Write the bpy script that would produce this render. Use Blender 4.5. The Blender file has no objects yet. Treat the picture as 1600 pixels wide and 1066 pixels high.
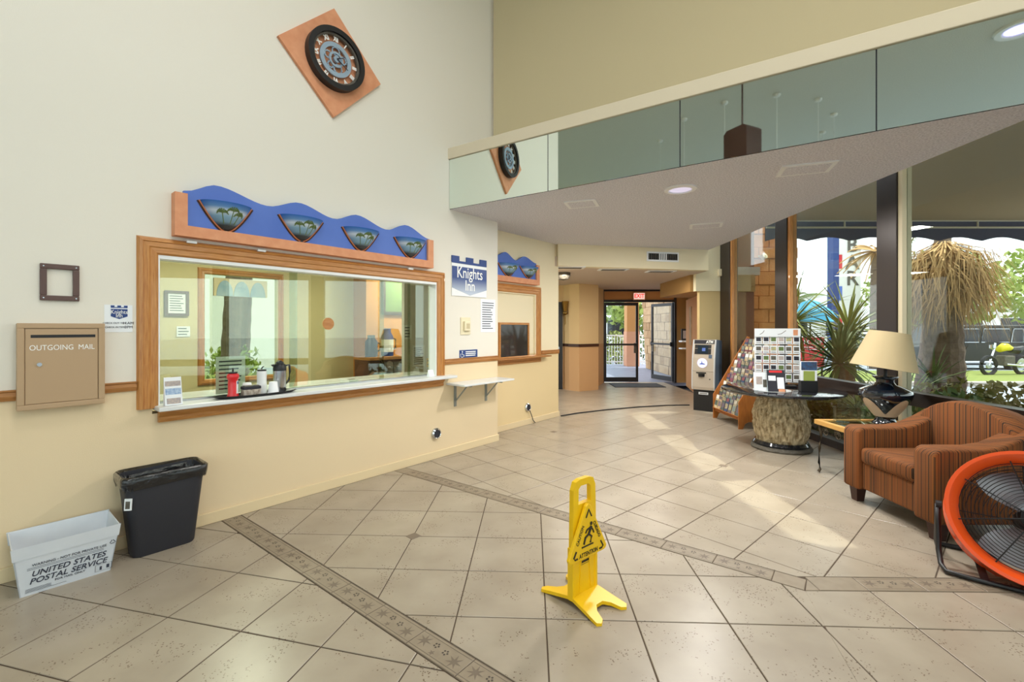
import bpy, bmesh, math, random
from mathutils import Vector, Matrix
R = math.radians
rnd = random.Random(7)
scn = bpy.context.scene
COL = scn.collection

# ------------------------------------------------------------------ camera / world / sun / exposure
F, CAMH, HOR = 714.0, 1.45, 512.0
cam_d = bpy.data.cameras.new('camera'); cam = bpy.data.objects.new('camera', cam_d); COL.objects.link(cam)
cam.location = (0, 0, CAMH); cam.rotation_euler = (R(90), 0, 0)
cam_d.sensor_width = 36.0; cam_d.lens = 36.0 * F / 1600.0
cam_d.shift_y = -(533.0 - HOR) / 1600.0
cam_d.clip_start = 0.05; cam_d.clip_end = 300
scn.camera = cam
w = bpy.data.worlds.new('sky'); scn.world = w; w.use_nodes = True
bg = w.node_tree.nodes['Background']
bg.inputs[0].default_value = (0.86, 0.93, 1.0, 1); bg.inputs[1].default_value = 2.5
sun_d = bpy.data.lights.new('sun', 'SUN'); sun = bpy.data.objects.new('sun', sun_d); COL.objects.link(sun)
sun_d.energy = 4.0; sun_d.angle = R(0.6); sun_d.color = (1, .93, .82)
sun.rotation_euler = Vector((1.0, 0.12, 1.93)).to_track_quat('Z', 'Y').to_euler()
scn.view_settings.view_transform = 'Standard'; scn.view_settings.look = 'None'
scn.view_settings.exposure = 0.22; scn.view_settings.gamma = 1.0
scn.view_settings.use_curve_mapping = False

# ------------------------------------------------------------------ helpers
def lin(c):
    if isinstance(c, str):
        c = [int(c[i:i+2], 16) / 255 for i in (0, 2, 4)]
    return tuple((v / 12.92 if v <= .04045 else ((v + .055) / 1.055) ** 2.4) for v in c)
MATS = {}
def M(name, col, rough=.5, metal=0., noise=None, col2=None, bump=None, emit=0., stretch=None, spec=.5, coat=0.):
    """procedural principled material; noise=(scale, contrast) mixes col and col2; bump=(scale, strength)"""
    if name in MATS: return MATS[name]
    m = bpy.data.materials.new(name); m.use_nodes = True; nt = m.node_tree; b = nt.nodes['Principled BSDF']
    c = (*lin(col), 1); b.inputs['Base Color'].default_value = c
    b.inputs['Roughness'].default_value = rough; b.inputs['Metallic'].default_value = metal
    b.inputs['Specular IOR Level'].default_value = spec; b.inputs['Coat Weight'].default_value = coat
    tc = None
    if noise or bump:
        tc = nt.nodes.new('ShaderNodeTexCoord'); mp = nt.nodes.new('ShaderNodeMapping')
        nt.links.new(tc.outputs['Object'], mp.inputs[0])
        if stretch: mp.inputs['Scale'].default_value = stretch
    if noise:
        n = nt.nodes.new('ShaderNodeTexNoise'); n.inputs['Scale'].default_value = noise[0]; n.inputs['Detail'].default_value = 6
        nt.links.new(mp.outputs[0], n.inputs[0])
        r = nt.nodes.new('ShaderNodeValToRGB'); k = noise[1]
        r.color_ramp.elements[0].position = .5 - k; r.color_ramp.elements[1].position = .5 + k
        r.color_ramp.elements[0].color = c
        c2 = lin(col2) if col2 else tuple(v * .8 for v in c[:3]); r.color_ramp.elements[1].color = (*c2, 1)
        nt.links.new(n.outputs['Fac'], r.inputs[0]); nt.links.new(r.outputs[0], b.inputs['Base Color'])
    if bump:
        n = nt.nodes.new('ShaderNodeTexNoise'); n.inputs['Scale'].default_value = bump[0]; n.inputs['Detail'].default_value = 4
        nt.links.new(mp.outputs[0], n.inputs[0])
        bp = nt.nodes.new('ShaderNodeBump'); bp.inputs['Strength'].default_value = bump[1]; bp.inputs['Distance'].default_value = .02
        nt.links.new(n.outputs['Fac'], bp.inputs['Height']); nt.links.new(bp.outputs[0], b.inputs['Normal'])
    if emit:
        b.inputs['Emission Color'].default_value = c; b.inputs['Emission Strength'].default_value = emit
    MATS[name] = m
    return m
def glass(name, tint, fac=.08, rough=0.0):
    m = bpy.data.materials.new(name); m.use_nodes = True; nt = m.node_tree
    nt.nodes.remove(nt.nodes['Principled BSDF']); out = nt.nodes['Material Output']
    t = nt.nodes.new('ShaderNodeBsdfTransparent'); t.inputs[0].default_value = (*lin(tint), 1)
    g = nt.nodes.new('ShaderNodeBsdfGlossy'); g.inputs[1].default_value = rough; g.inputs[0].default_value = (.95, 1, .97, 1)
    lw = nt.nodes.new('ShaderNodeLayerWeight'); lw.inputs[0].default_value = .5
    fr = nt.nodes.new('ShaderNodeMath'); fr.operation = 'POWER'; fr.inputs[1].default_value = 4.; nt.links.new(lw.outputs['Facing'], fr.inputs[0])
    ad = nt.nodes.new('ShaderNodeMath'); ad.operation = 'ADD'; ad.inputs[1].default_value = fac
    mx = nt.nodes.new('ShaderNodeMixShader')
    nt.links.new(fr.outputs[0], ad.inputs[0]); nt.links.new(ad.outputs[0], mx.inputs[0])
    nt.links.new(t.outputs[0], mx.inputs[1]); nt.links.new(g.outputs[0], mx.inputs[2]); nt.links.new(mx.outputs[0], out.inputs[0])
    MATS[name] = m
    return m

class MB:
    """collects simple shapes into one mesh"""
    def __init__(s): s.v = []; s.f = []; s.mi = []; s.cur = 0
    def add(s, vs, fs):
        o = len(s.v); s.v += [tuple(p) for p in vs]
        for f in fs: s.f.append([i + o for i in f]); s.mi.append(s.cur)
        return s
    def box(s, x0, x1, y0, y1, z0, z1):
        return s.add([(x0,y0,z0),(x1,y0,z0),(x1,y1,z0),(x0,y1,z0),(x0,y0,z1),(x1,y0,z1),(x1,y1,z1),(x0,y1,z1)],
                     [(3,2,1,0),(4,5,6,7),(0,1,5,4),(1,2,6,5),(2,3,7,6),(3,0,4,7)])
    def taper(s, b, t):
        """b,t=(x0,x1,y0,y1,z)"""
        q = lambda r: [(r[0],r[2],r[4]),(r[1],r[2],r[4]),(r[1],r[3],r[4]),(r[0],r[3],r[4])]
        return s.add(q(b) + q(t), [(3,2,1,0),(4,5,6,7),(0,1,5,4),(1,2,6,5),(2,3,7,6),(3,0,4,7)])
    def prism(s, poly, a, b, ax='z'):
        """extrude 2-D polygon along an axis; ax z:(x,y) y:(x,z) x:(y,z)"""
        n = len(poly)
        P = {'z': lambda p, h: (p[0], p[1], h), 'y': lambda p, h: (p[0], h, p[1]), 'x': lambda p, h: (h, p[0], p[1])}[ax]
        return s.add([P(p, a) for p in poly] + [P(p, b) for p in poly],
                     [tuple(range(n))[::-1], tuple(range(n, 2*n))] + [(i, (i+1) % n, n + (i+1) % n, n + i) for i in range(n)])
    def lathe(s, prof, n=32, c=(0,0,0), a0=0., a1=2*math.pi, sx=1., sy=1.):
        full = abs(a1 - a0 - 2*math.pi) < 1e-6; m = n if full else n + 1; k = len(prof)
        vs = [(c[0] + sx*r*math.cos(a0 + (a1-a0)*i/n), c[1] + sy*r*math.sin(a0 + (a1-a0)*i/n), c[2] + z) for i in range(m) for r, z in prof]
        fs = []
        for i in range(n):
            j = (i + 1) % m
            for q in range(k - 1): fs.append((i*k+q, j*k+q, j*k+q+1, i*k+q+1))
        s.add(vs, fs)
        if full:
            o = len(s.v) - m*k
            if prof[0][0] > 1e-5: s.f.append([o + i*k for i in range(m)][::-1]); s.mi.append(s.cur)
            if prof[-1][0] > 1e-5: s.f.append([o + i*k + k-1 for i in range(m)]); s.mi.append(s.cur)
        return s
    def tube(s, pts, r, n=8, closed=False):
        pts = [Vector(p) for p in pts]; rings = []
        for i, p in enumerate(pts):
            a = pts[i-1] if i or closed else p; b = pts[(i+1) % len(pts)] if i < len(pts)-1 or closed else p
            t = (b - a).normalized(); u = t.cross(Vector((0,0,1)))
            if u.length < .05: u = t.cross(Vector((1,0,0)))
            u.normalize(); v = u.cross(t); rr = r[i] if isinstance(r, (list, tuple)) else r
            rings.append([p + rr*(u*math.cos(2*math.pi*k/n) + v*math.sin(2*math.pi*k/n)) for k in range(n)])
        vs = [q for g in rings for q in g]; fs = []; L = len(pts)
        for i in range(L if closed else L - 1):
            j = (i+1) % L
            for k in range(n): fs.append((i*n+k, i*n+(k+1) % n, j*n+(k+1) % n, j*n+k))
        if not closed: fs += [tuple(range(n)), tuple(range((L-1)*n, L*n))[::-1]]
        return s.add(vs, fs)
    def quad(s, a, b, c, d): return s.add([a, b, c, d], [(0,1,2,3)])
    def disc(s, c, r, n=24, ax='z', h=.002):
        pl = [(math.cos(2*math.pi*i/n)*r, math.sin(2*math.pi*i/n)*r) for i in range(n)]
        i = 'xyz'.index(ax); q = [k for k in range(3) if k != i]
        return s.prism([(c[q[0]] + a, c[q[1]] + b) for a, b in pl], c[i], c[i] + h, ax)
    def mesh(s, name, mats, smooth=False, bevel=0., seg=2, recalc=True):
        me = bpy.data.meshes.new(name); me.from_pydata(s.v, [], s.f)
        if not isinstance(mats, (list, tuple)): mats = [mats]
        for m in mats: me.materials.append(MATS[m] if isinstance(m, str) else m)
        for p, i in zip(me.polygons, s.mi): p.material_index = i
        bm = bmesh.new(); bm.from_mesh(me)
        if recalc: bmesh.ops.recalc_face_normals(bm, faces=bm.faces)
        if bevel:
            es = [e for e in bm.edges if len(e.link_faces) == 2 and e.calc_face_angle(0) > .6]
            bmesh.ops.bevel(bm, geom=es, offset=bevel, segments=seg, affect='EDGES', profile=.5, clamp_overlap=True)
        bm.to_mesh(me); bm.free()
        if smooth:
            for p in me.polygons: p.use_smooth = True
            if smooth != 'all':
                try: me.set_sharp_from_angle(angle=R(38))
                except Exception: pass
        return me
    def build(s, name, mats, parent=None, **k):
        return link(name, s.mesh(name, mats, **k), parent)
def link(name, me, parent=None, loc=None, rz=None):
    o = bpy.data.objects.new(name, me); COL.objects.link(o)
    if parent: o.parent = parent
    if loc is not None: o.location = loc
    if rz is not None: o.rotation_euler = (0, 0, rz)
    return o
def tag(o, label=None, cat=None, group=None, kind=None):
    if label: o['label'] = label
    if cat: o['category'] = cat
    if group: o['group'] = group
    if kind: o['kind'] = kind
    return o
def thing(name, label, cat, loc=(0,0,0), rz=0., group=None):
    o = bpy.data.objects.new(name, None); COL.objects.link(o); o.empty_display_size = .1
    o.location = loc; o.rotation_euler = (0, 0, rz)
    return tag(o, label, cat, group)
def struct(name, mb, mat, parent=None, **k):
    o = mb.build(name, mat, parent, **k)
    if not parent: o['kind'] = 'structure'
    return o
def copy_tree(o, parent=None):
    c = o.copy(); COL.objects.link(c)
    if parent: c.parent = parent
    for ch in list(o.children): copy_tree(ch, c)
    return c
_tx = {}
def text(name, body, size, mat, parent, loc, rot=(R(90), 0, 0), bold=0., sx=1., align='CENTER'):
    key = (body, size, bold, sx, align)
    if key not in _tx:
        cu = bpy.data.curves.new('lettering', 'FONT'); cu.body = body; cu.size = size; cu.align_x = align; cu.align_y = 'CENTER'
        cu.extrude = .0006; cu.offset = bold; cu.resolution_u = 3
        t = bpy.data.objects.new('lettering', cu); COL.objects.link(t); bpy.context.view_layer.update()
        me = bpy.data.meshes.new_from_object(t.evaluated_get(bpy.context.evaluated_depsgraph_get()))
        bpy.data.objects.remove(t); bpy.data.curves.remove(cu)
        if sx != 1.: me.transform(Matrix.Diagonal((sx, 1, 1, 1)))
        _tx[key] = me
    me = _tx[key].copy(); me.materials.clear(); me.materials.append(MATS[mat] if isinstance(mat, str) else mat)
    o = link(name, me, parent); o.location = loc; o.rotation_euler = rot
    return o

# wall frame: s along the reception wall, y into the wall (-y towards the lobby), z up
TH = R(39.7); WD = Vector((math.sin(TH), math.cos(TH), 0)); WN = Vector((math.cos(TH), -math.sin(TH), 0)); WC = -3.88
WANG = math.atan2(WD.y, WD.x)
def WP(s, y, z): return WD*s + WN*(WC - y) + Vector((0, 0, z))
def WPX(px, py, y=0.):
    """pixel -> (s,z) on the plane y behind the reception wall face"""
    rx = (px - 800)/F; t = (WC - y)/(WN.x*rx + WN.y)
    return (WD.x*rx + WD.y)*t, CAMH + (HOR - py)/F*t
def PX(px, py, Y): return Vector(((px-800)/F*Y, Y, CAMH + (HOR-py)/F*Y))
def FL(px, py, z=0.):
    Y = (CAMH - z)*F/(py - HOR); return Vector(((px-800)/F*Y, Y, z))
def wthing(name, label, cat, s, y, z, group=None): return thing(name, label, cat, WP(s, y, z), WANG, group)

# ------------------------------------------------------------------ materials
def paint_split(name, up, low, zs):
    m = M(name, up, .75, bump=(160, .06)); nt = m.node_tree; b = nt.nodes['Principled BSDF']
    g = nt.nodes.new('ShaderNodeNewGeometry'); sp = nt.nodes.new('ShaderNodeSeparateXYZ'); nt.links.new(g.outputs['Position'], sp.inputs[0])
    gt = nt.nodes.new('ShaderNodeMath'); gt.operation = 'GREATER_THAN'; gt.inputs[1].default_value = zs; nt.links.new(sp.outputs[2], gt.inputs[0])
    mx = nt.nodes.new('ShaderNodeMix'); mx.data_type = 'RGBA'; nt.links.new(gt.outputs[0], mx.inputs[0])
    mx.inputs[6].default_value = (*lin(low), 1); mx.inputs[7].default_value = (*lin(up), 1); nt.links.new(mx.outputs[2], b.inputs['Base Color'])
    return m
paint_split('cream_paint', 'e4dfd2', 'e2cda8', 1.06)
paint_split('yellow_paint', 'ecdfbd', 'e2cb9c', 1.06)
paint_split('hall_paint', 'd9bd8d', 'cda273', 1.04)
M('base_paint', 'e0cca4', .6); M('tan_wall', 'c9b483', .8); M('light_wall', 'e6dfc0', .8); M('khaki', 'c8ba95', .8)
M('white_wall', 'd8d2c2', .8); M('orange_wall', 'c98f55', .8); M('brown_wall', 'a8834f', .8)
M('popcorn', 'ecebf0', .95, noise=(75, .16), col2='c6c5cc', bump=(70, .8))
M('popcorn_warm', 'ddcbb8', .95, bump=(180, .9)); M('popcorn_high', 'e2e4de', .95, noise=(60, .3), col2='cfd2cb', bump=(60, .6))
M('trim_tan', 'd6cab0', .7)
M('oak', 'c98f4d', .42, noise=(9, .22), col2='a96a2e', stretch=(1, 14, 14), coat=.2)
M('oak_v', 'c98f4d', .42, noise=(9, .22), col2='a96a2e', stretch=(14, 14, 1), coat=.2)
M('rail_wood', 'b57f45', .45, noise=(8, .22), col2='96602d', stretch=(1, 12, 12))
M('white_plastic', 'eceeee', .4); M('white_counter', 'dcdedd', .3); M('cream_plastic', 'e7dcba', .45); M('paper', 'e9edf0', .8)
M('black', '17171a', .45); M('black_gloss', '0f1014', .12, coat=.5); M('rubber', '202024', .7); M('dark_bronze', '2b2019', .35, metal=.3)
M('navy', '23407f', .5); M('ink', '2b2b34', .8); M('letter_white', 'f4f4f0', .6); M('steel', 'b9bcc0', .22, metal=1.); M('chrome', 'd5d8dc', .12, metal=1.)
M('wave_blue', '5f7fce', .55, noise=(2.2, .35), col2='4566b8', stretch=(1, 1, 1))
M('salmon', 'e0a078', .7, noise=(14, .3), col2='d08a62'); M('copper', 'd98455', .35, metal=.3)
M('mail_metal', 'b79a78', .45, metal=.15); M('taupe', '5d4640', .5)
M('trash_black', '2b2c33', .55, bump=(300, .05)); M('bag', '0c0d12', .12, bump=(22, 1.0), coat=.6)
M('tub_white', 'dfe4ea', .5, noise=(5, .3), col2='ccd3dc'); M('tub_ink', '3b3f4e', .8)
M('sign_yellow', 'f3c40c', .38); M('sign_black', '2a220c', .6)
M('grout', '55473a', .9); M('red', 'd81f26', .3, coat=.3); M('red_sign', 'cf3038', .6); M('foam', 'f1f3f5', .7)
M('orange_fan', 'e8531a', .28, coat=.5); M('wire_black', '1b1b1d', .4)
M('granite', '14151a', .1, noise=(90, .2), col2='2a2d33', coat=.5)
M('stone_beige', 'dccaa6', .95, noise=(11, .16), col2='86704e', stretch=(3, 3, 1), bump=(18, 1.0))
M('stone_grey', '6d675c', .7, noise=(20, .3), col2='4a463e', bump=(30, .7))
M('rack_wood', 'b8702e', .4, noise=(6, .25), col2='9a5a22', stretch=(8, 8, 1)); M('atm_blue', '5d6f86', .4, metal=.4); M('atm_silver', 'c4b9aa', .4, metal=.3)
M('atm_edge', 'd6dade', .3, metal=.4); M('screen', '22303c', .1); M('lit', 'e4e0ff', .4, emit=.45); M('shade', 'b8a680', .85, bump=(250, .15))
M('lamp_blue', '0b1420', .08, coat=1.); M('lamp_tan', 'cbb094', .4); M('iron', '5b5142', .5, metal=.6); M('table_tan', 'c99a52', .5)
M('wood_dark', '3f241a', .5); M('exit_red', 'e02010', .5, emit=.8); M('exit_face', 'ffe6da', .5, emit=.6)
M('awning', '3d4156', .8); M('canopy', 'cdb68c', .9); M('pipe', 'cfc3a4', .5)
M('asphalt', 'a3abb8', .9); M('grass', '8f9a4a', .95, noise=(30, .3), col2='6a7a34'); M('soil', '5d4a36', .95, noise=(12, .3), col2='3e3226'); M('kerb', 'b8aea4', .9)
M('leaf', '6f7f3d', .6, noise=(3, .3), col2='9a9a4a'); M('leaf_dark', '4c6132', .6, noise=(3, .3), col2='6d8043'); M('leaf_light', 'a9b45a', .6, noise=(2, .3), col2='7f9440')
M('leaf_croton', '8a7a35', .6, noise=(6, .3), col2='5d6a2c'); M('thatch', 'd6b27a', .9, noise=(9, .3), col2='a8834e', stretch=(6, 6, .6)); M('bark', '8a7665', .95, noise=(9, .3), col2='5f4f43', bump=(12, 1.))
M('car_black', '1c1a18', .35); M('car_glass', '2a2a2e', .05); M('moto_yellow', 'e6d818', .35); M('orange_block', 'e8a05c', .9, noise=(5, .3), col2='cc8040', bump=(30, .6)); M('smooth_brown', '8a4a22', .5, noise=(2, .3), col2='6f3a1b')
M('ashlar', 'c6a983', .95, noise=(6, .3), col2='a58562', bump=(20, .8)); M('terracotta', 'd59a7a', .9, bump=(30, .8)); M('patio', '8d93a6', .5, noise=(4, .3), col2='747a8e')
M('building', 'e9e6df', .8); M('bluecover', '3f9fc4', .6)
MIRROR = M('mirror_glass', 'e9f4ee', .02, metal=1.)
G_WIN = glass('window_glass', 'eef2ee', .02); G_OFF = glass('office_glass', 'e3e9dc', .10); G_CLEAR = glass('acrylic', 'f0f5f5', .06); G_DOOR = glass('door_glass', 'f2f6f6', .02)
# tile: warm stone with clustered pits
def tile_mat():
    m = M('tile', 'c3b299', .3); nt = m.node_tree; b = nt.nodes['Principled BSDF']; L = nt.links.new
    g = nt.nodes.new('ShaderNodeNewGeometry')
    n1 = nt.nodes.new('ShaderNodeTexNoise'); n1.inputs['Scale'].default_value = 3.2; n1.inputs['Detail'].default_value = 6; L(g.outputs['Position'], n1.inputs[0])
    r1 = nt.nodes.new('ShaderNodeValToRGB'); r1.color_ramp.elements[0].position = .3; r1.color_ramp.elements[1].position = .7
    r1.color_ramp.elements[0].color = (*lin('9a8e7d'), 1); r1.color_ramp.elements[1].color = (*lin('aba08f'), 1); L(n1.outputs[0], r1.inputs[0])
    v = nt.nodes.new('ShaderNodeTexVoronoi'); v.inputs['Scale'].default_value = 75; L(g.outputs['Position'], v.inputs['Vector'])
    lt = nt.nodes.new('ShaderNodeMath'); lt.operation = 'LESS_THAN'; lt.inputs[1].default_value = .26; L(v.outputs['Distance'], lt.inputs[0])
    n2 = nt.nodes.new('ShaderNodeTexNoise'); n2.inputs['Scale'].default_value = 5; n2.inputs['Detail'].default_value = 5; n2.inputs['Roughness'].default_value = .75; L(g.outputs['Position'], n2.inputs[0])
    gt = nt.nodes.new('ShaderNodeMath'); gt.operation = 'GREATER_THAN'; gt.inputs[1].default_value = .545; L(n2.outputs[0], gt.inputs[0])
    mu = nt.nodes.new('ShaderNodeMath'); mu.operation = 'MULTIPLY'; L(lt.outputs[0], mu.inputs[0]); L(gt.outputs[0], mu.inputs[1])
    mx = nt.nodes.new('ShaderNodeMix'); mx.data_type = 'RGBA'; L(mu.outputs[0], mx.inputs[0]); L(r1.outputs[0], mx.inputs[6]); mx.inputs[7].default_value = (*lin('6b5a47'), 1)
    L(mx.outputs[2], b.inputs['Base Color'])
    return m
tile_mat(); M('border_tile', '998c79', .4, noise=(18, .3), col2='887b69'); M('border_line', '6f6356', .5); M('border_leaf', '75685a', .5); M('border_dark', '4f463e', .6)

# ------------------------------------------------------------------ floor: slab, tiles, border tiles
floor = struct('floor', MB().box(-10, 4.05, -8, 12.15, -.12, -.003), 'grout')
def clip(poly, a, b, c):
    """keep a*x+b*y >= c"""
    out = []
    for i, p in enumerate(poly):
        q = poly[(i+1) % len(poly)]; dp = a*p[0]+b*p[1]-c; dq = a*q[0]+b*q[1]-c
        if dp >= 0: out.append(p)
        if (dp >= 0) != (dq >= 0):
            t = dp/(dp-dq); out.append((p[0]+t*(q[0]-p[0]), p[1]+t*(q[1]-p[1])))
    return out
def area(p): return abs(sum(p[i][0]*p[(i+1) % len(p)][1]-p[(i+1) % len(p)][0]*p[i][1] for i in range(len(p))))/2
def tile_shape(mb, poly, top=0.):
    cx = sum(p[0] for p in poly)/len(poly); cy = sum(p[1] for p in poly)/len(poly); n = len(poly)
    def ins(p, d):
        l = math.hypot(p[0]-cx, p[1]-cy); k = max(0, (l-d)/l); return (cx+(p[0]-cx)*k, cy+(p[1]-cy)*k)
    vs = [(*ins(p, .003), top) for p in poly] + [(*p, top-.0015) for p in poly] + [(*p, top-.009) for p in poly]
    fs = [tuple(range(n))]
    for i in range(n):
        j = (i+1) % n; fs += [(n+i, n+j, j, i), (2*n+i, 2*n+j, n+j, n+i)]
    mb.add(vs, fs)
N1, B1L, B1R = (.620, .784), 1.337, 1.472
N2, B2L, B2U = (.600, .800), 2.985, 3.122
N3, C2L, C2U = (.018, 1.0), 2.55, 2.69
BX, BY, BS = 1.614, 2.521, .309
gz = .004
def zL(p): return [clip(p, -N1[0], -N1[1], -(B1L-gz))]
def zR(p): return [clip(clip(p, *N2, B2U+gz), *N3, C2U+gz)]
def zM(p):
    p = clip(p, *N1, B1R+gz)
    a = clip(clip(p, -1, BS, -(BX-BS*BY)), -N2[0], -N2[1], -(B2L-gz)); b = clip(clip(p, 1, -BS, BX-BS*BY), -N3[0], -N3[1], -(C2L-gz))
    return [a, b]
tiles = []
def lay(ang, u0, su, v0, sv, zone, ur, vr):
    ca, sa = math.cos(R(ang)), math.sin(R(ang)); g = .0035
    for i in range(*ur):
        for j in range(*vr):
            q = [(u0+i*su+g, v0+j*sv+g), (u0+(i+1)*su-g, v0+j*sv+g), (u0+(i+1)*su-g, v0+(j+1)*sv-g), (u0+i*su+g, v0+(j+1)*sv-g)]
            p = [(u*ca+v*sa, -u*sa+v*ca) for u, v in q]
            c = (sum(k[0] for k in p)/4, sum(k[1] for k in p)/4)
            if c[0] < -6 or c[0] > 4.3 or c[1] < -3 or c[1] > 12.4: continue
            for z in zone(p):
                if len(z) < 3: continue
                z = clip(z, -1, 0, -4.02)
                if len(z) < 3: continue
                z = clip(z, 0, -1, -12.14)
                if len(z) < 3 or area(z) < .0002: continue
                cx = sum(k[0] for k in z)/len(z); cy = sum(k[1] for k in z)/len(z)
                sc = WD.x*cx + WD.y*cy
                if 0 < sc < 6.2: z = clip(z, WN.x, WN.y, -4.23)
                if len(z) < 3 or area(z) < .0002: continue
                tiles.append((z, abs(area(z)-area(p)) < 1e-6, c, ang))
lay(2.4, .297-1.5*.447, .447, 2.713-.432, .432, zM, (-14, 12), (-14, 10))
lay(47.8, -.7505, .437, 3.1, .42, zR, (-28, 20), (-14, 32))
lay(14., -1.785, .441, 1.803, .427, zL, (-16, 12), (-16, 8))
def seen(c):
    if c[1] < 1.75: return False
    px = 800 + F*c[0]/c[1]; return -40 < px < 1640
vis = sorted([t for t in tiles if seen(t[2])], key=lambda t: t[2][0]**2 + t[2][1]**2)
solo = set(id(t) for t in vis[:296]); rest = MB(); full = {}
for t in tiles:
    z, whole, c, ang = t
    if id(t) in solo:
        if whole:
            if ang not in full:
                mb = MB(); tile_shape(mb, [(p[0]-c[0], p[1]-c[1]) for p in z]); full[ang] = mb.mesh('tile', 'tile', recalc=False)
            link('tile', full[ang], floor, (c[0], c[1], 0))
        else:
            mb = MB(); tile_shape(mb, z); mb.build('tile', 'tile', floor, recalc=False)
    else: tile_shape(rest, z)
mb = MB(); tile_shape(mb, [(1.622, 2.523), (1.697, 2.521), (1.699, 2.66), (1.697, 2.628)]); mb.build('border_tile', 'border_tile', floor, recalc=False)
tag(rest.build('tile_field', 'tile', floor, recalc=False), kind='stuff')
# border tiles with printed flowers
pat = MB()
for y in (-.063, -.049, .047, .061): pat.box(-.157, .157, y, y+.003, 0, .0004)
def star(mb, cx, cy, r, k, ri):
    pl = [(cx + (r if i % 2 == 0 else ri)*math.cos(math.pi*i/k), cy + (r if i % 2 == 0 else ri)*math.sin(math.pi*i/k)) for i in range(2*k)]
    mb.add([(cx, cy, .0006)] + [(x, y, .0006) for x, y in pl], [(0, i+1, (i+1) % (2*k)+1) for i in range(2*k)])
pat.cur = 1; star(pat, -.105, .005, .042, 7, .014); star(pat, .1, -.008, .042, 7, .014); star(pat, -.02, -.03, .018, 5, .007)
pat.cur = 2
for fx, fy in ((-.035, .016), (.03, .008)):
    for k in range(5):
        a = 2*math.pi*k/5; x, y = fx+.012*math.cos(a), fy+.012*math.sin(a)
        pat.add([(x+.0055*math.cos(q), y+.0055*math.sin(q), .0008) for q in [i*math.pi/3 for i in range(6)]], [tuple(range(6))])
pat_me = pat.mesh('flower_print', ['border_line', 'border_leaf', 'border_dark'], recalc=False)
def border(p0, p1, width, phase=0., L=.32):
    d = Vector((p1[0]-p0[0], p1[1]-p0[1])); n = d.length; d.normalize(); a = math.atan2(d.y, d.x); me = None
    x = -phase
    while x < n:
        a0, a1 = max(x, 0)+.002, min(x+L, n)-.002
        if a1-a0 > .02:
            mid = (a0+a1)/2; c = (p0[0]+d.x*mid - d.y*width/2, p0[1]+d.y*mid + d.x*width/2); h = (a1-a0)/2
            if a1-a0 > L-.006 and me: m_ = me
            else:
                mb = MB(); tile_shape(mb, [(-h, -width/2+.004), (h, -width/2+.004), (h, width/2-.004), (-h, width/2-.004)]); m_ = mb.mesh('border_tile', 'border_tile', recalc=False)
                if a1-a0 > L-.006: me = m_
            o = link('border_tile', m_, floor, (c[0], c[1], 0), a)
            if a1-a0 > L-.006: link('flower_print', pat_me, o)
        x += L
border((-2.249, 3.484), (.55, 1.27), .135, .0)
border((-1.29, 4.70), (1.614, 2.521), .137, .05)
border((1.70, 2.519), (4.0, 2.478), .142, .05)
for x, y in ((-.685, 3.176), (.578, 6.352), (2.215, 4.793)):
    mb = MB(); tile_shape(mb, [(x+.055*math.cos(R(a)), y+.055*math.sin(R(a))) for a in (2, 92, 182, 272)], .002); mb.build('accent_tile', 'border_leaf', floor, recalc=False)

# ------------------------------------------------------------------ reception wall and its neighbours
S0, S1, Z_HI = -.03, 4.385, 6.2
wl = MB()
wl.box(S0, .83, 0, .14, 0, Z_HI).box(3.40, S1, 0, .14, 0, Z_HI).box(.83, 3.40, 0, .14, 0, .86).box(.83, 3.40, 0, .14, 1.975, Z_HI)
wl.box(S1-.12, S1, .14, .45, 0, Z_HI).box(S0, S0+.14, .14, 3.2, 0, Z_HI)
wall_left = struct('wall_left', wl, 'cream_paint'); wall_left.location = WP(0, 0, 0); wall_left.rotation_euler.z = WANG
y2 = .31
w2 = MB().box(S1, 4.74, y2, y2+.14, 0, 2.9).box(5.60, 6.235, y2, y2+.14, 0, 2.9).box(4.74, 5.60, y2, y2+.14, 0, .99).box(4.74, 5.60, y2, y2+.14, 1.94, 2.9)
w2.box(6.10, 6.235, y2+.14, 3.2, 0, 2.9)
wall_recess = struct('wall_recess', w2, 'yellow_paint'); wall_recess.location = WP(0, 0, 0); wall_recess.rotation_euler.z = WANG
bb = MB().box(S0, S1+.012, -.016, 0, 0, .085).box(S1+.0005, S1+.012, .0005, .3, 0, .085)
b_ = struct('baseboard_left', bb, 'base_paint', bevel=.005); b_.location = WP(0, 0, 0); b_.rotation_euler.z = WANG
bb = MB().box(S1+.02, 6.25, y2-.016, y2, 0, .085).box(6.235, 6.25, y2, 3, 0, .085)
b_ = struct('baseboard_recess', bb, 'base_paint', bevel=.005); b_.location = WP(0, 0, 0); b_.rotation_euler.z = WANG
def rail(n, s0, s1, y, z=1.06):
    mb = MB().prism([(y, z-.032), (y-.012, z-.03), (y-.018, z-.005), (y-.014, z+.018), (y-.02, z+.024), (y-.02, z+.032), (y, z+.032)], s0, s1, 'x')
    o = struct('trim_%d' % n, mb, 'rail_wood'); o.location = WP(0, 0, 0); o.rotation_euler.z = WANG; return o
rail(1, S0, .745, 0); rail(2, 3.475, S1+.015, 0); rail(3, 5.76, 6.24, y2)
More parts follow.
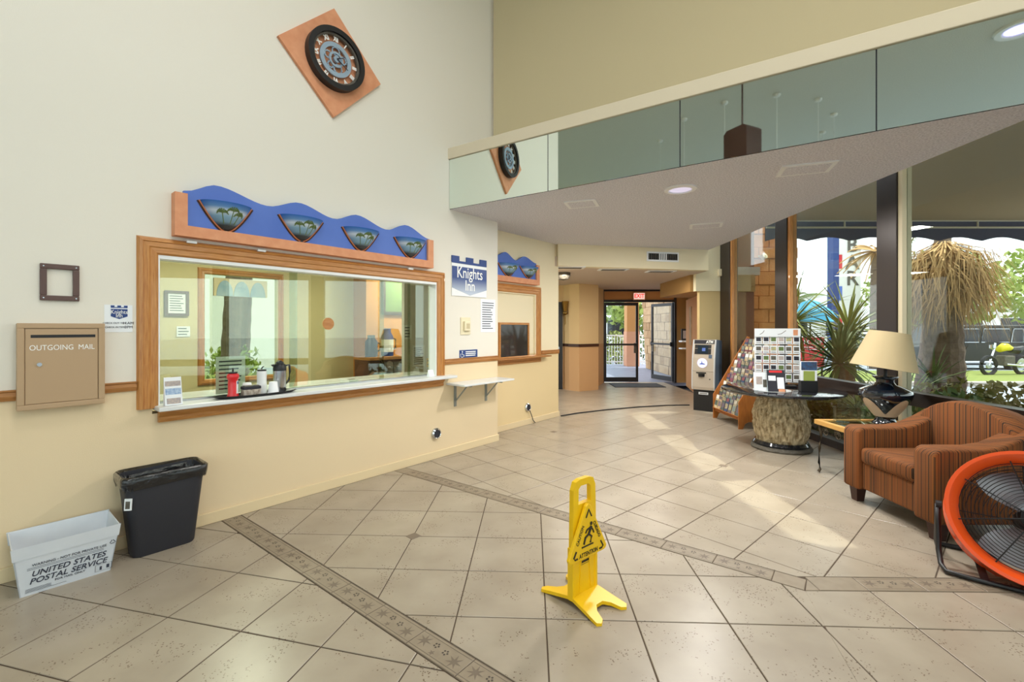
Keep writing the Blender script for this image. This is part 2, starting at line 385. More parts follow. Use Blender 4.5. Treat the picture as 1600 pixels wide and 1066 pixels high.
# mezzanine: soffit slab, mirror fascia, ledge
P0 = WP(3.563, 0, 0); MD = (Vector((3.097, 2.764, 0)) - P0).normalized(); MN = Vector((MD.y, -MD.x, 0))
if MN.y > 0: MN = -MN
MANG = math.atan2(MD.y, MD.x)
PR = P0 + MD*((3.33 - P0.x)/MD.x)
hdL, hdR = Vector((.742, 7.36, 0)), Vector((3.42, 7.95, 0))
poly = [P0, PR, Vector((3.345, 4.1, 0)), Vector((3.41, 7.3, 0)), hdR + Vector((0, .15, 0)), hdL + Vector((-.03, .15, 0)), WP(6.2, .45, 0), WP(4.38, .45, 0), WP(4.38, 0, 0)]
ceil_me = MB().prism([(p.x, p.y) for p in poly], 2.80, 3.36)
struct('ceiling', ceil_me, 'popcorn')
ledge = MB().box(-.02, (PR-P0).length+.03, -.03, .25, 3.365, 3.49)
o = struct('trim_4', ledge, 'trim_tan', bevel=.006); o.location = P0; o.rotation_euler.z = MANG
def MS(px):
    """pixel column -> distance along the mirror fascia"""
    rx = (px-800)/F; den = rx*MN.x + MN.y; t = (P0.x*MN.x + P0.y*MN.y)/den
    return (Vector((rx*t, t, 0)) - P0).dot(MD)
mt = thing('mirror_fascia', 'long band of mirror panels along the edge of the lowered ceiling', 'mirror', P0, MANG)
cuts = [0., MS(857), MS(1063), MS(1369), (PR-P0).length]
for a, b in zip(cuts[:-1], cuts[1:]):
    MB().box(a+.004, b-.004, -.012, -.002, 2.802, 3.362).build('mirror_panel', MIRROR, mt)
MB().box(0, cuts[-1], -.002, 0, 2.80, 3.364).build('backing', 'ink', mt)
# upper back wall, high ceiling, outer shell
Q0 = WP(4.25, -.05, 0); ub = MB().box(0, 6.2, 0, .12, 3.36, Z_HI)
o = struct('wall_upper', ub, 'khaki'); o.location = Q0; o.rotation_euler.z = MANG
hc = [(-10, -8), (4.05, -8), (4.05, 8.7), (2.2, 8.7)] + [(p.x, p.y) for p in (WP(4.42, .16, 0), WP(S0, .16, 0), WP(S0, 3.2, 0), WP(-6.5, 3.2, 0))] + [(-10, 1.5)]
struct('ceiling_high', MB().prism(hc, Z_HI, Z_HI+.15), 'popcorn_high')
o = struct('wall_garden', MB().box(-6.5, S0+.14, 3.06, 3.2, 0, Z_HI), 'light_wall'); o.location = WP(0, 0, 0); o.rotation_euler.z = WANG
fac = bpy.data.objects.new('window_2', None); COL.objects.link(fac); tag(fac, kind='structure')
for i in range(8):
    x = -10 + i*2.0
    MB().box(x-.06, x+.06, -8.1, -7.95, 0, Z_HI).build('mullion', 'dark_bronze', fac)
    if i < 7:
        MB().box(x+.06, x+1.94, -8.04, -8.03, .1, Z_HI).build('pane', G_WIN, fac); MB().box(x+.06, x+1.94, -8.1, -7.97, 0, .1).build('sill', 'dark_bronze', fac)
struct('added_sun_shade', MB().box(4.05, 5.15, 3.4, 8.7, Z_HI, Z_HI+.1).box(4.05, 6.6, -8, 3.4, Z_HI, Z_HI+.1), 'canopy')  # added unseen overhang, sized to cut the sun down to a floor streak
struct('wall_side', MB().box(-10.15, -10, -8, 1.6, 0, Z_HI), 'light_wall')
# header beam over the hall and the hall itself
hd = (hdR-hdL); HANG = math.atan2(hd.y, hd.x)
o = struct('header_beam', MB().box(0, hd.length, 0, .16, 2.445, 2.80), 'yellow_paint'); o.location = hdL; o.rotation_euler.z = HANG
struct('ceiling_hall', MB().prism([(-.6, 7.3), (.75, 7.4), (3.43, 7.98), (3.45, 8.64), (4.7, 8.66), (4.7, 12.2), (-.6, 12.2)], 2.447, 2.6), 'popcorn_warm')
struct('wall_pier', MB().box(3.42, 3.93, 8.5, 8.62, 2.13, 4.6), 'light_wall')
struct('wall_pier_lower', MB().box(3.50, 3.93, 8.53, 8.64, 0, 2.13), 'tan_wall')
struct('hall_bulkhead', MB().box(3.37, 4.6, 8.64, 10.4, 2.13, 2.447), 'brown_wall')
struct('wall_hall_right', MB().prism([(3.93, 9.67), (4.334, 11.38), (4.5, 11.38), (4.2, 9.67), (3.95, 8.64), (3.8, 8.64)], 0, 2.13), 'orange_wall')
struct('wall_niche', MB().box(4.30, 4.75, 12.02, 12.14, 0, 2.447), 'brown_wall')
struct('wall_niche_side', MB().box(4.62, 4.74, 11.38, 12.02, 0, 2.447), 'brown_wall')
hp = [(-.6, 10.86), (1.215, 10.80), (1.317, 10.56), (1.522, 10.35), (2.018, 10.67), (2.09, 11.2), (2.40, 11.97), (2.40, 12.14), (-.6, 12.14)]
struct('wall_hall_left', MB().prism(hp, 0, 2.447), 'hall_paint')
lp = hp[1:5]
mb = MB()
for a, b in zip(lp[:-1], lp[1:]):
    d_ = Vector((b[0]-a[0], b[1]-a[1], 0)).normalized(); n_ = Vector((d_.y, -d_.x, 0))*.018
    mb.prism([a, b, (b[0]+n_.x, b[1]+n_.y), (a[0]+n_.x, a[1]+n_.y)], 1.01, 1.075)
struct('trim_5', mb, 'wood_dark')
struct('wall_transom', MB().box(2.38, 4.32, 12.03, 12.12, 2.16, 2.447), 'orange_wall')

# ------------------------------------------------------------------ glass wall on the right
GX = 3.93
YM = [(8.13, 8.5, 'oak_v'), (6.44, 6.73, 'oak_v'), (4.60, 4.855, 'pipe'), (2.75, 3.0, 'pipe'), (.9, 1.15, 'pipe'), (-.95, -.7, 'pipe'), (-2.8, -2.55, 'pipe'), (-4.65, -4.4, 'pipe'), (-6.5, -6.25, 'pipe')]  # jamb materials put the differing light on one metal into colour
win = bpy.data.objects.new('window_1', None); COL.objects.link(win); tag(win, kind='structure')
for a, b, lit_tint in YM:
    MB().box(GX-.06, GX+.09, a, b, 0, Z_HI).build('mullion', 'dark_bronze', win, bevel=.006)
    MB().box(GX-.045, GX+.05, a-.05, a-.002, .0, Z_HI).build('jamb', lit_tint, win)
for (a0, a1, _), (b0, b1, _) in zip(YM[1:] + [(-8, -8, 0)], YM):
    y0, y1 = a1, b0-.05
    MB().box(GX-.05, GX+.07, y0, y1, .69, .82).box(GX-.06, GX-.05, y0, y1, .78, .82).build('rail', 'dark_bronze', win)
    MB().box(GX-.06, GX+.07, y0, y1, 0, .09).build('sill', 'dark_bronze', win)
    MB().box(GX, GX+.008, y0, y1, .82, Z_HI).build('pane', G_WIN, win)
    MB().box(GX, GX+.008, y0, y1, .09, .69).build('pane', G_WIN, win)

# ------------------------------------------------------------------ added fill lights of the lobby
def area_light(name, loc, size, power, col=(1, .975, .94), parent=None):
    d = bpy.data.lights.new(name, 'AREA'); d.size = size; d.energy = power; d.color = col
    o = bpy.data.objects.new(name, d); COL.objects.link(o); o.location = loc
    if parent: o.parent = parent
    return o
k = 0
for x, y, p in ((-.6, 1.2, 60), (1.9, .6, 70), (2.7, -2.4, 70)):  # unseen panels, added to brighten the lobby and kept out of the mirror
    t = thing('fill_panel', 'added square fill light panel above the lobby, out of view', 'ceiling lamp', (x, y, Z_HI), 0, 'added fill light panels above the lobby')
    MB().box(-.62, .62, -.62, .62, -.05, 0).box(-.6, .6, -.6, .6, -.055, -.05).build('housing', 'white_plastic', t)
    area_light('area_source', (0, 0, -.07), 1.1, p, parent=t)

# ------------------------------------------------------------------ reception window (window_3): oak casing, white frame, panes
wn = bpy.data.objects.new('window_3', None); COL.objects.link(wn); wn.location = WP(0, 0, 0); wn.rotation_euler.z = WANG; tag(wn, kind='structure')
def casing(par, s0, s1, z0, z1, wd, y, sides='LRTB', pre='casing'):
    prof = [(0, 0), (.012, -.022), (.03, -.03), (.034, -.022), (wd*.55, -.026), (wd*.62, -.018), (wd-.012, -.02), (wd, -.008), (wd, 0)]   # (inward, out)
    def strip(a, b, name, m):
        # a,b: outer corners; mitred
        mb = MB(); vs = []
        for (cx, cz), (ix, iz) in (a, b):
            vs.append([(cx + ix*q, y + o_, cz + iz*q) for q, o_ in prof])
        n = len(prof); mb.add(vs[0] + vs[1], [(i, i+1, n+i+1, n+i) for i in range(n-1)] + [tuple(range(n)), tuple(range(n, 2*n))[::-1]])
        mb.build(name, m, par)
    c = {'TL': ((s0, z1), (1, -1)), 'TR': ((s1, z1), (-1, -1)), 'BL': ((s0, z0), (1, 1)), 'BR': ((s1, z0), (-1, 1))}
    if 'B' not in sides: c['BL'] = ((s0, z0), (1, 0)); c['BR'] = ((s1, z0), (-1, 0))
    if 'L' not in sides: c['TL'] = ((s0, z1), (0, -1)); c['BL'] = ((s0, z0), (0, 1))
    if 'T' in sides: strip(c['TL'], c['TR'], pre, 'oak')
    if 'B' in sides: strip(c['BL'], c['BR'], pre, 'oak')
    if 'L' in sides: strip(c['BL'], c['TL'], pre, 'oak_v')
    if 'R' in sides: strip(c['BR'], c['TR'], pre, 'oak_v')
casing(wn, .745, 3.478, .90, 2.068, .118, 0, 'LRT')
fr = MB().box(.845, .872, -.006, .12, .90, 1.97).box(3.35, 3.378, -.006, .12, .90, 1.97).box(.872, 3.35, -.006, .12, 1.925, 1.955)
fr.build('frame', 'white_plastic', wn)
for a, b, yy in ((.872, 1.86, .085), (1.80, 2.75, .10), (2.69, 3.07, .085), (3.05, 3.35, .10)):
    MB().box(a, b, yy, yy+.006, .93, 1.93).build('pane', G_OFF, wn)
MB().box(.872, 3.35, .078, .115, .915, .93).build('track', 'steel', wn)
for s_ in (1.05, 1.52, 2.98):
    MB().box(s_-.03, s_+.03, -.045, -.028, 2.052, 2.068).build('clip', 'white_plastic', wn)
sz = WPX(513, 506, .095); MB().disc((sz[0], .092, sz[1]), .055, 28, 'y', .006).build('speak_hole_cover', 'oak', wn)
# white counter and oak apron
ct = wthing('counter', 'long white reception counter ledge under the big oak-framed window', 'counter', 0, 0, 0)
MB().box(.84, 3.56, -.13, .62, .885, .915).build('countertop', 'white_counter', ct, bevel=.006)
MB().prism([(0, .80), (-.028, .80), (-.034, .82), (-.028, .835), (-.05, .86), (-.055, .884), (0, .884)], .86, 3.44, 'x').build('apron', 'oak', ct)
# office behind the glass
struct_o = lambda n, mb, m: (lambda o: (setattr(o, 'location', WP(0, 0, 0)), setattr(o, 'rotation_euler', (0, 0, WANG)), o)[2])(struct(n, mb, m))
M('olive_wall', 'cdbf8f', .85); M('office_brown', 'b5792f', .8); M('office_grey', 'cfcfc8', .8)
OB = 2.6
wz = [WPX(310, 420, OB), WPX(442, 590, OB)]; ws0, ws1, wz1, wz0 = wz[0][0]+.06, wz[1][0]-.06, wz[0][1]-.05, wz[1][1]+.05
ob = MB().box(S0, ws0, OB, OB+.12, 0, 2.6).box(ws1, 6.2, OB, OB+.12, 0, 2.6).box(ws0, ws1, OB, OB+.12, 0, wz0).box(ws0, ws1, OB, OB+.12, wz1, 2.6)
struct_o('wall_office', ob, 'olive_wall')
struct_o('ceiling_office', MB().box(S0, 4.26, .14, OB+.1, 2.6, 2.7).box(4.26, 6.1, .46, OB+.1, 2.6, 2.7), 'white_wall')
w4 = bpy.data.objects.new('window_4', None); COL.objects.link(w4); w4.location = WP(0, 0, 0); w4.rotation_euler.z = WANG; tag(w4, kind='structure')
casing(w4, ws0-.07, ws1+.07, wz0-.07, wz1+.07, .075, OB, 'LRTB')
MB().box(ws0, ws1, OB+.05, OB+.056, wz0, wz1).build('pane', G_WIN, w4)
sa = WPX(575, 500, 2.2)[0]; sb = WPX(632, 500, 2.2)[0]
struct_o('wall_office_panel', MB().box(sa, 6.1, 2.25, OB, 0, 2.6), 'office_brown')
pa = WPX(632, 500, 1.2)[0]; pb = WPX(690, 500, 1.2)[0]
struct_o('wall_office_partition', MB().box(pa, pb+.3, 1.2, 1.26, 0, 2.6), 'office_grey')
t = wthing('office_lamp', 'round white flush lamp on the office ceiling', 'ceiling lamp', 1.9, 1.3, 2.6)
MB().lathe([(.16, 0), (.16, -.03), (.1, -.06), (0, -.07)], 20).build('diffuser', 'white_plastic', t); area_light('area_source', (0, 0, -.09), .3, 60, parent=t)
t = wthing('office_lamp', 'round white flush lamp above the coffee counter', 'ceiling lamp', 4.6, 1.7, 2.6)
MB().lathe([(.16, 0), (.16, -.03), (.1, -.06), (0, -.07)], 20).build('diffuser', 'white_plastic', t); area_light('area_source', (0, 0, -.09), .3, 55, parent=t)
def lines(mb, x0, x1, z0, z1, n, y, frac=1., h=None):
    for i in range(n):
        z = z1 - (z1-z0)*(i+.5)/n; hh = h or (z1-z0)/n*.35; e = x1 - (x1-x0)*(1-frac)*rnd.random()
        mb.box(x0, e, y-.0006, y, z-hh/2, z+hh/2)
def sheet(name, label, cat, s0, s1, z0, z1, y, nlines, matp='paper', group=None):
    t = wthing(name, label, cat, (s0+s1)/2, y, z0, group); h = (s1-s0)/2; H = z1-z0
    MB().box(-h, h, -.002, 0, 0, H).build('sheet', matp, t)
    mb = MB(); lines(mb, -h*.8, h*.8, H*.08, H*.92, nlines, -.002, .6); tag(mb.build('print', 'tub_ink', t), kind='stuff')
    return t
a, b = WPX(262, 458, OB-.01), WPX(290, 490, OB-.01)
t = sheet('framed_certificate', 'certificate in a thin dark frame on the office wall', 'picture', a[0], b[0], b[1], a[1], OB-.012, 7)
h = (b[0]-a[0])/2; H = a[1]-b[1]
MB().box(-h-.03, h+.03, -.02, 0, -.03, 0).box(-h-.03, h+.03, -.02, 0, H, H+.03).box(-h-.03, -h, -.02, 0, 0, H).box(h, h+.03, -.02, 0, 0, H).build('frame', 'taupe', t)
a, b = WPX(276, 510, OB-.01), WPX(297, 526, OB-.01); sheet('notice', 'small pale notice on the office wall', 'notice', a[0], b[0], b[1], a[1], OB-.012, 3)
a, b = WPX(337, 558, .15), WPX(383, 612, .15); sheet('notice', 'printed rules sheet standing behind the glass by the red bottle', 'notice', a[0], b[0], max(b[1], .916), a[1], .15, 8)
a, b = WPX(645, 540, 1.19), WPX(664, 572, 1.19); sheet('notice', 'tall typed sheet on the grey office partition', 'notice', a[0], b[0], b[1], a[1], 1.195, 9)
a, b = WPX(667, 560, 1.19), WPX(676, 573, 1.19); sheet('note', 'yellow sticky note on the grey office partition', 'note', a[0], b[0], b[1], a[1], 1.195, 2, 'sign_yellow')
a, b = WPX(632, 508, 1.19), WPX(643, 530, 1.19); sheet('notice', 'pale poster high on the grey office partition', 'notice', a[0], b[0], b[1], a[1], 1.195, 4)
# valance with arches over the office window
a, b = WPX(333, 434, OB-.02), WPX(416, 466, OB-.02)
t = wthing('arched_valance', 'tan board with three dusty blue arches above the office window', 'valance', a[0], OB-.02, b[1])
Lv = b[0]-a[0]; Hv = a[1]-b[1]
MB().box(0, Lv, -.03, 0, 0, Hv).build('board', 'khaki', t); M('dusty_blue', '6f93a6', .7, noise=(12, .3), col2='a9b9bd')
for i in range(3):
    c = Lv*(.19+.31*i); r = Lv*.15
    MB().prism([(c+r*math.cos(math.pi*k/12), r*1.1*math.sin(math.pi*k/12)*Hv/(r*1.25)) for k in range(13)], -.04, -.03, 'y').build('arch', 'dusty_blue', t)
# office furniture glimpsed at the right of the window
c0, c1 = WPX(575, 560, 1.9)[0], WPX(631, 560, 1.9)[0]; cz = WPX(600, 558, 1.85)[1]
t = wthing('file_cabinet', 'wooden coffee counter with a row of file drawers in the office', 'cabinet', c0, 1.85, 0)
Lc = c1-c0+.25
MB().box(0, Lc, 0, .4, 0, cz-.04).build('body', 'wood_dark', t); MB().box(-.02, Lc+.02, -.02, .4, cz-.04, cz).build('top', 'rail_wood', t)
for i in range(4):
    for j in range(3):
        x0 = Lc*(.27+.18*i); z0 = cz-.26-j*.2
        d_ = MB().box(x0, x0+Lc*.16, -.02, 0, z0, z0+.18).build('drawer', 'stone_grey', t); MB().box(x0+.04, x0+.09, -.03, -.02, z0+.1, z0+.12).build('handle', 'steel', d_)
def pot(nm, lab, s, y, z, r, h, mat, band=None):
    t = wthing(nm, lab, 'flask', s, y, z)
    MB().lathe([(0, 0), (r, 0), (r, h*.7), (r*.6, h*.85), (r*.6, h), (0, h)], 20).build('body', mat, t, smooth=True)
    if band: MB().lathe([(r+.002, h*.15), (r+.002, h*.6)], 20).build('label_band', band, t)
    MB().tube([(r*.9, 0, h*.65), (r+.06, 0, h*.6), (r+.06, 0, h*.3), (r*.95, 0, h*.2)], .012, 6).build('handle', 'black', t)
pot('coffee_pot', 'black coffee flask on the office counter by the glass edge', WPX(582, 545, 2.0)[0], 2.03, cz, .09, .32, 'black')
pot('coffee_pot', 'blue and white labelled flask on the office counter', WPX(607, 545, 2.0)[0], 2.03, cz, .09, .42, 'navy', 'paper')
t = wthing('picture', 'dark landscape picture on the brown office wall', 'picture', WPX(605, 430, 2.24)[0], 2.245, WPX(605, 492, 2.24)[1])
MB().box(-.1, .75, -.03, 0, 0, .75).box(-.08, .73, -.034, -.03, .02, .73).build('frame', 'wood_dark', t); MB().box(-.05, .7, -.036, -.034, .05, .7).build('canvas', 'leaf_dark', t)

# ------------------------------------------------------------------ wave valances with sconces
def sconce(par, s, ztop, wd, ht, y):
    t = thing('wall_sconce', 'palm-painted half-bowl sconce, ' + par, 'sconce', WP(s, y, ztop-ht), WANG, 'painted sconces on the blue wave boards')
    mb = MB(); prof = [(wd/2*(.06+.94*(k/10)**.8), ht*(k/10)**1.15) for k in range(11)]
    mb.lathe(prof, 20, (0, 0, 0), math.pi, 2*math.pi, 1, .62); mb.build('bowl', 'sconce_paint', t, smooth='all')
    for sg in (-1, 1):
        MB().tube([(sg*r, -.002, z) for r, z in prof], .007, 6).build('edge_strip', 'copper', t)
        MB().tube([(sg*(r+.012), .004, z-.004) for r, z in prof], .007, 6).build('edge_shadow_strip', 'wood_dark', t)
    MB().lathe([(0, -.012), (.014, -.006), (.014, .006), (0, .012)], 10).build('finial', 'black', t)
    # palms printed on the bowl
    mb = MB()
    for px_, hz in ((-.06, .62), (.02, .72), (.075, .58)):
        a_ = math.pi*1.5 + px_*7
        def on(a, f):
            r = wd/2*(.06+.94*f**.7)*1.012; return (r*math.cos(a), r*.62*math.sin(a), ht*f)
        mb.tube([on(a_, .25), on(a_+.02, hz)], .0035, 4)
        for k in range(7):
            q = k*math.pi/6; mb.tube([on(a_+.02, hz), on(a_+.02+.2*math.cos(q), hz+.12*math.sin(q)+.02), on(a_+.02+.33*math.cos(q), hz+.1*math.sin(q)-.05)], .0045, 4)
    mb.build('painted_palms', 'leaf_dark', t)
    return t
m = M('sconce_paint', '3a6fb0', .25, coat=.4); nt = m.node_tree; b_ = nt.nodes['Principled BSDF']
tc = nt.nodes.new('ShaderNodeTexCoord'); sp = nt.nodes.new('ShaderNodeSeparateXYZ'); nt.links.new(tc.outputs['Generated'], sp.inputs[0])
rp = nt.nodes.new('ShaderNodeValToRGB'); nt.links.new(sp.outputs[2], rp.inputs[0]); e = rp.color_ramp.elements
e[0].position = 0; e[0].color = (*lin('1c2228'), 1); e[1].position = 1; e[1].color = (*lin('1f5fae'), 1)
for p_, c_ in ((.2, '2d3438'), (.33, '6f8fa0'), (.5, '7fa3bb'), (.68, 'c9d3dc'), (.82, '5b87b8')):
    q_ = e.new(p_); q_.color = (*lin(c_), 1)
nt.links.new(rp.outputs[0], b_.inputs['Base Color'])
def wave_board(s0, s1, z0, pts, y, lab, left=True, lab2=''):
    t = wthing('wave_valance', lab, 'valance', s0, y, z0)
    n = 48; out = []
    xs = [p[0]-s0 for p in pts]; zs = [p[1]-z0 for p in pts]
    for i in range(n+1):
        x = xs[0] + (xs[-1]-xs[0])*i/n
        for k in range(len(xs)-1):
            if xs[k] <= x <= xs[k+1] + 1e-9:
                u = (x-xs[k])/(xs[k+1]-xs[k]); u = u*u*(3-2*u); out.append((x, zs[k]+(zs[k+1]-zs[k])*u)); break
    MB().prism([(xs[0], .02)] + out + [(xs[-1], .02)], -.06, -.03, 'y').build('wave_board', 'wave_blue', t)
    b = MB().box(0, s1-s0, -.085, 0, 0, .076).build('frame_bar', 'salmon', t)
    if left: MB().box(0, .075, -.085, 0, .076, .30).build('frame_bar', 'salmon', t)
    MB().box(s1-s0-.075, s1-s0, -.085, 0, .076, .30).build('frame_bar', 'salmon', t)
    return t
yb = -.06
pts = [WPX(x, y, yb) for x, y in ((287, 298), (339, 290), (418, 322), (468, 317), (522, 342), (558, 336), (604, 359), (635, 352), (671, 374))]
fa, fb = WPX(273, 367, -.08), WPX(677, 419, -.08)
wave_board(fa[0], fb[0], fa[1], pts, 0, 'long blue wavy-topped board with salmon frame above the big reception window')
for l, r_, tp, bt in ((312, 393, 322, 361), (437, 504, 343, 376), (536, 591, 361, 391), (617, 664, 376, 402)):
    a, b = WPX(l, tp, -.07), WPX(r_, tp, -.07); c = (a[0]+b[0])/2; mid = (l+r_)/2
    zt, zb = WPX(mid, tp, -.07)[1], WPX(mid, bt, -.1)[1]
    nth = {312: 'first', 437: 'second', 536: 'third', 617: 'fourth'}[l]; sconce(nth + ' from the mail box end of the long blue board', c, zt+.012, b[0]-a[0], zt-zb+.01, -.062)
pts = [WPX(x, y, y2-.06) for x, y in ((776, 399), (790, 394), (806, 407), (820, 401), (838, 412))]
fa, fb = WPX(776, 440, y2-.08), WPX(843, 446, y2-.08)
wave_board(fa[0], fb[0], fb[1], pts, y2, 'short blue wavy-topped board with salmon frame above the small boarded window', False)
for l, r_, tp, bt in ((779, 809, 414, 431), (813, 839, 419, 434)):
    a, b = WPX(l, tp, y2-.07), WPX(r_, tp, y2-.07); mid = (l+r_)/2
    sconce('on the short blue board, nearer ' + ('the inn sign' if l == 779 else 'the hall'), (a[0]+b[0])/2, WPX(mid, tp, y2-.07)[1]+.012, b[0]-a[0], WPX(mid, tp, y2-.07)[1]-WPX(mid, bt, y2-.1)[1]+.01, y2-.062)

# ------------------------------------------------------------------ clock on its diamond board
t = wthing('clock_board', 'salmon square board hung as a diamond behind the clock', 'board', 2.137, 0, 3.34)
MB().prism([(0, 0), (.487, .495), (0, .978), (-.487, .495)], -.03, 0, 'y').build('panel', 'salmon', t)
ck = wthing('wall_clock', 'round black-rimmed clock with open gear works and roman numerals', 'clock', 2.137, -.03, 3.575)
cz_ = .268; Rr = .268
def ring(r0, r1, y0, y1, n=48):
    mb = MB(); k = n; vs = []
    for r, y in ((r0, y0), (r0, y1), (r1, y1), (r1, y0)):
        vs += [(r*math.cos(2*math.pi*i/n), y, cz_ + r*math.sin(2*math.pi*i/n)) for i in range(n)]
    fs = [(a*n+i, a*n+(i+1) % n, ((a+1) % 4)*n+(i+1) % n, ((a+1) % 4)*n+i) for a in range(4) for i in range(n)]
    return mb.add(vs, fs)
ring(.222, Rr, -.07, 0).build('rim', 'black', ck, smooth=True); ring(.205, .222, -.05, -.02).build('inner_rim', 'stone_grey', ck)
M('clock_steel', 'a9c0d6', .35, metal=.5)
ring(.112, .150, -.035, -.02).build('dial_ring', 'clock_steel', ck); ring(.05, .068, -.04, -.025).build('gear_ring', 'clock_steel', ck)
mb = MB()
for cx, czz, r in ((0, .075, .035), (.02, -.075, .038), (-.075, .02, .03), (.07, .02, .03), (-.05, -.06, .026)):
    for k in range(10):
        a0 = 2*math.pi*k/10; x, z = cx + r*math.cos(a0), cz_ + czz + r*math.sin(a0); mb.box(x-.006, x+.006, -.034, -.022, z-.006, z+.006)
    mb.tube([(cx + r*math.cos(2*math.pi*k/14), -.028, cz_ + czz + r*math.sin(2*math.pi*k/14)) for k in range(14)], .006, 5, True)
mb.build('gear', 'clock_steel', ck)
MB().disc((0, -.05, cz_), .028, 16, 'y', .025).build('hub', 'clock_steel', ck)
for k, num in enumerate(['I', 'II', 'III', 'IIII', 'V', 'VI', 'VII', 'VIII', 'IX', 'X', 'XI', 'XII']):
    a_ = math.pi/2 - (k+1)*math.pi/6
    text('numeral', num, .062, 'letter_white', ck, (.183*math.cos(a_), -.03, cz_ + .183*math.sin(a_)), (R(90), -(a_-math.pi/2), 0), .003, .6 if len(num) > 2 else .85)
for ang, ln in ((-25, .12), (-100, .085)):
    MB().prism([(-.005, 0), (.005, 0), (.002, ln), (-.002, ln)], -.056, -.052, 'y').build('hand', 'ink', ck).rotation_euler = (0, 0, 0)
for o in ck.children:
    if o.name.startswith('hand'): o.location = (0, 0, cz_); o.rotation_euler = (0, R(120 if o.name == 'hand' else 60), 0)

# ------------------------------------------------------------------ mail box, frame, notices, sign, thermostat
yf = -.06
a, b = WPX(26, 505, yf), WPX(164, 630, yf)
t = wthing('mail_box', 'tan metal outgoing mail box set on the cream wall', 'mail box', a[0], 0, b[1]); Wm, Hm = b[0]-a[0], a[1]-b[1]
MB().box(0, Wm, -.05, 0, 0, Hm).build('body', 'mail_metal', t, bevel=.006)
fm = MB().box(0, Wm, -.062, -.05, 0, .03).box(0, Wm, -.062, -.05, Hm-.03, Hm).box(0, .03, -.062, -.05, .03, Hm-.03).box(Wm-.03, Wm, -.062, -.05, .03, Hm-.03); fm.build('face_frame', 'mail_metal', t, bevel=.003)
d_ = MB().box(.033, Wm-.033, -.057, -.05, .033, Hm-.033).build('door', 'mail_metal', t, bevel=.002)
MB().disc((.09, -.064, Hm*.52), .011, 16, 'y', .008).build('lock', 'steel', d_); MB().box(.055, Wm-.045, -.0585, -.056, Hm-.085, Hm-.068).build('slot', 'black', d_)
text('lettering', 'OUTGOING  MAIL', .044, 'letter_white', d_, (Wm/2, -.058, Hm-.145), sx=.78)
a, b = WPX(62, 411, -.01), WPX(124, 471, -.01)
t = wthing('empty_picture', 'small empty dark brown frame with bare wall inside, above the mail box', 'frame', a[0], 0, b[1]); Wm, Hm = b[0]-a[0], a[1]-b[1]; q = .03
for nm, bx in (('frame_bar', (0, Wm, 0, q)), ('frame_bar', (0, Wm, Hm-q, Hm)), ('frame_bar', (0, q, q, Hm-q)), ('frame_bar', (Wm-q, Wm, q, Hm-q))):
    MB().box(bx[0], bx[1], -.02, 0, bx[2], bx[3]).build(nm, 'taupe', t, bevel=.004)
mb = MB()
for x in (q*.5, Wm-q*.5):
    for z in (q*.5, Hm-q*.5): mb.disc((x, -.0215, z), .004, 8, 'y', .002)
tag(mb.build('screws', 'steel', t), kind='stuff')
def shield(par, x, z, wd, hd_, y, white='letter_white'):
    """castle-topped inn emblem, x centre, z bottom"""
    h = wd/2
    MB().prism([(x-h, z+hd_*.2), (x, z), (x+h, z+hd_*.2), (x+h, z+hd_*.74), (x-h, z+hd_*.74)], y-.0012, y, 'y').build('emblem', 'navy', par)
    mb = MB().box(x-h, x+h, y-.0012, y, z+hd_*.82, z+hd_*.88)
    for k in (-1, 0, 1): mb.box(x+k*h*.78-h*.22, x+k*h*.78+h*.22, y-.0012, y, z+hd_*.88, z+hd_)
    mb.build('battlement', 'navy', par)
a, b = WPX(163, 476, -.002), WPX(207, 519, -.002)
t = wthing('notice', 'white check-in and check-out times notice with blue inn emblem', 'notice', a[0], 0, b[1]); Wm, Hm = b[0]-a[0], a[1]-b[1]
MB().box(0, Wm, -.002, 0, 0, Hm).build('sheet', 'paper', t); shield(t, Wm*.52, Hm*.48, Wm*.6, Hm*.5, -.002)
text('lettering', 'Knights', .036, 'letter_white', t, (Wm*.52, -.004, Hm*.735), sx=.8); text('lettering', 'Inn', .036, 'letter_white', t, (Wm*.52, -.004, Hm*.60), sx=.8)
text('lettering', 'CHECK OUT TIME', .0145, 'ink', t, (Wm*.36, -.003, Hm*.33)); text('lettering', '11AM', .024, 'ink', t, (Wm*.84, -.003, Hm*.33))
text('lettering', 'CHECK IN TIME', .0145, 'ink', t, (Wm*.38, -.003, Hm*.18)); text('lettering', '3PM', .024, 'ink', t, (Wm*.86, -.003, Hm*.18))
a, b = WPX(706, 400, -.01), WPX(760, 467, -.01)
t = wthing('inn_sign', 'blue and white castle-topped inn sign board on the cream wall', 'sign', (a[0]+b[0])/2, 0, b[1]+.01); Wm, Hm = b[0]-a[0], a[1]-b[1]
MB().box(-Wm/2, Wm/2, -.012, 0, 0, Hm*.74).box(-Wm/2, Wm/2, -.011, 0, Hm*.74, Hm*.84).build('board', 'white_plastic', t)
m = M('sign_fade', '2b478c', .35); nt = m.node_tree; b_ = nt.nodes['Principled BSDF']; tc = nt.nodes.new('ShaderNodeTexCoord'); sp = nt.nodes.new('ShaderNodeSeparateXYZ'); nt.links.new(tc.outputs['Generated'], sp.inputs[0])
rp = nt.nodes.new('ShaderNodeValToRGB'); nt.links.new(sp.outputs[2], rp.inputs[0]); rp.color_ramp.elements[0].color = (*lin('b9c3d2'), 1); rp.color_ramp.elements[0].position = .08; rp.color_ramp.elements[1].color = (*lin('23407f'), 1); rp.color_ramp.elements[1].position = .6; nt.links.new(rp.outputs[0], b_.inputs['Base Color'])
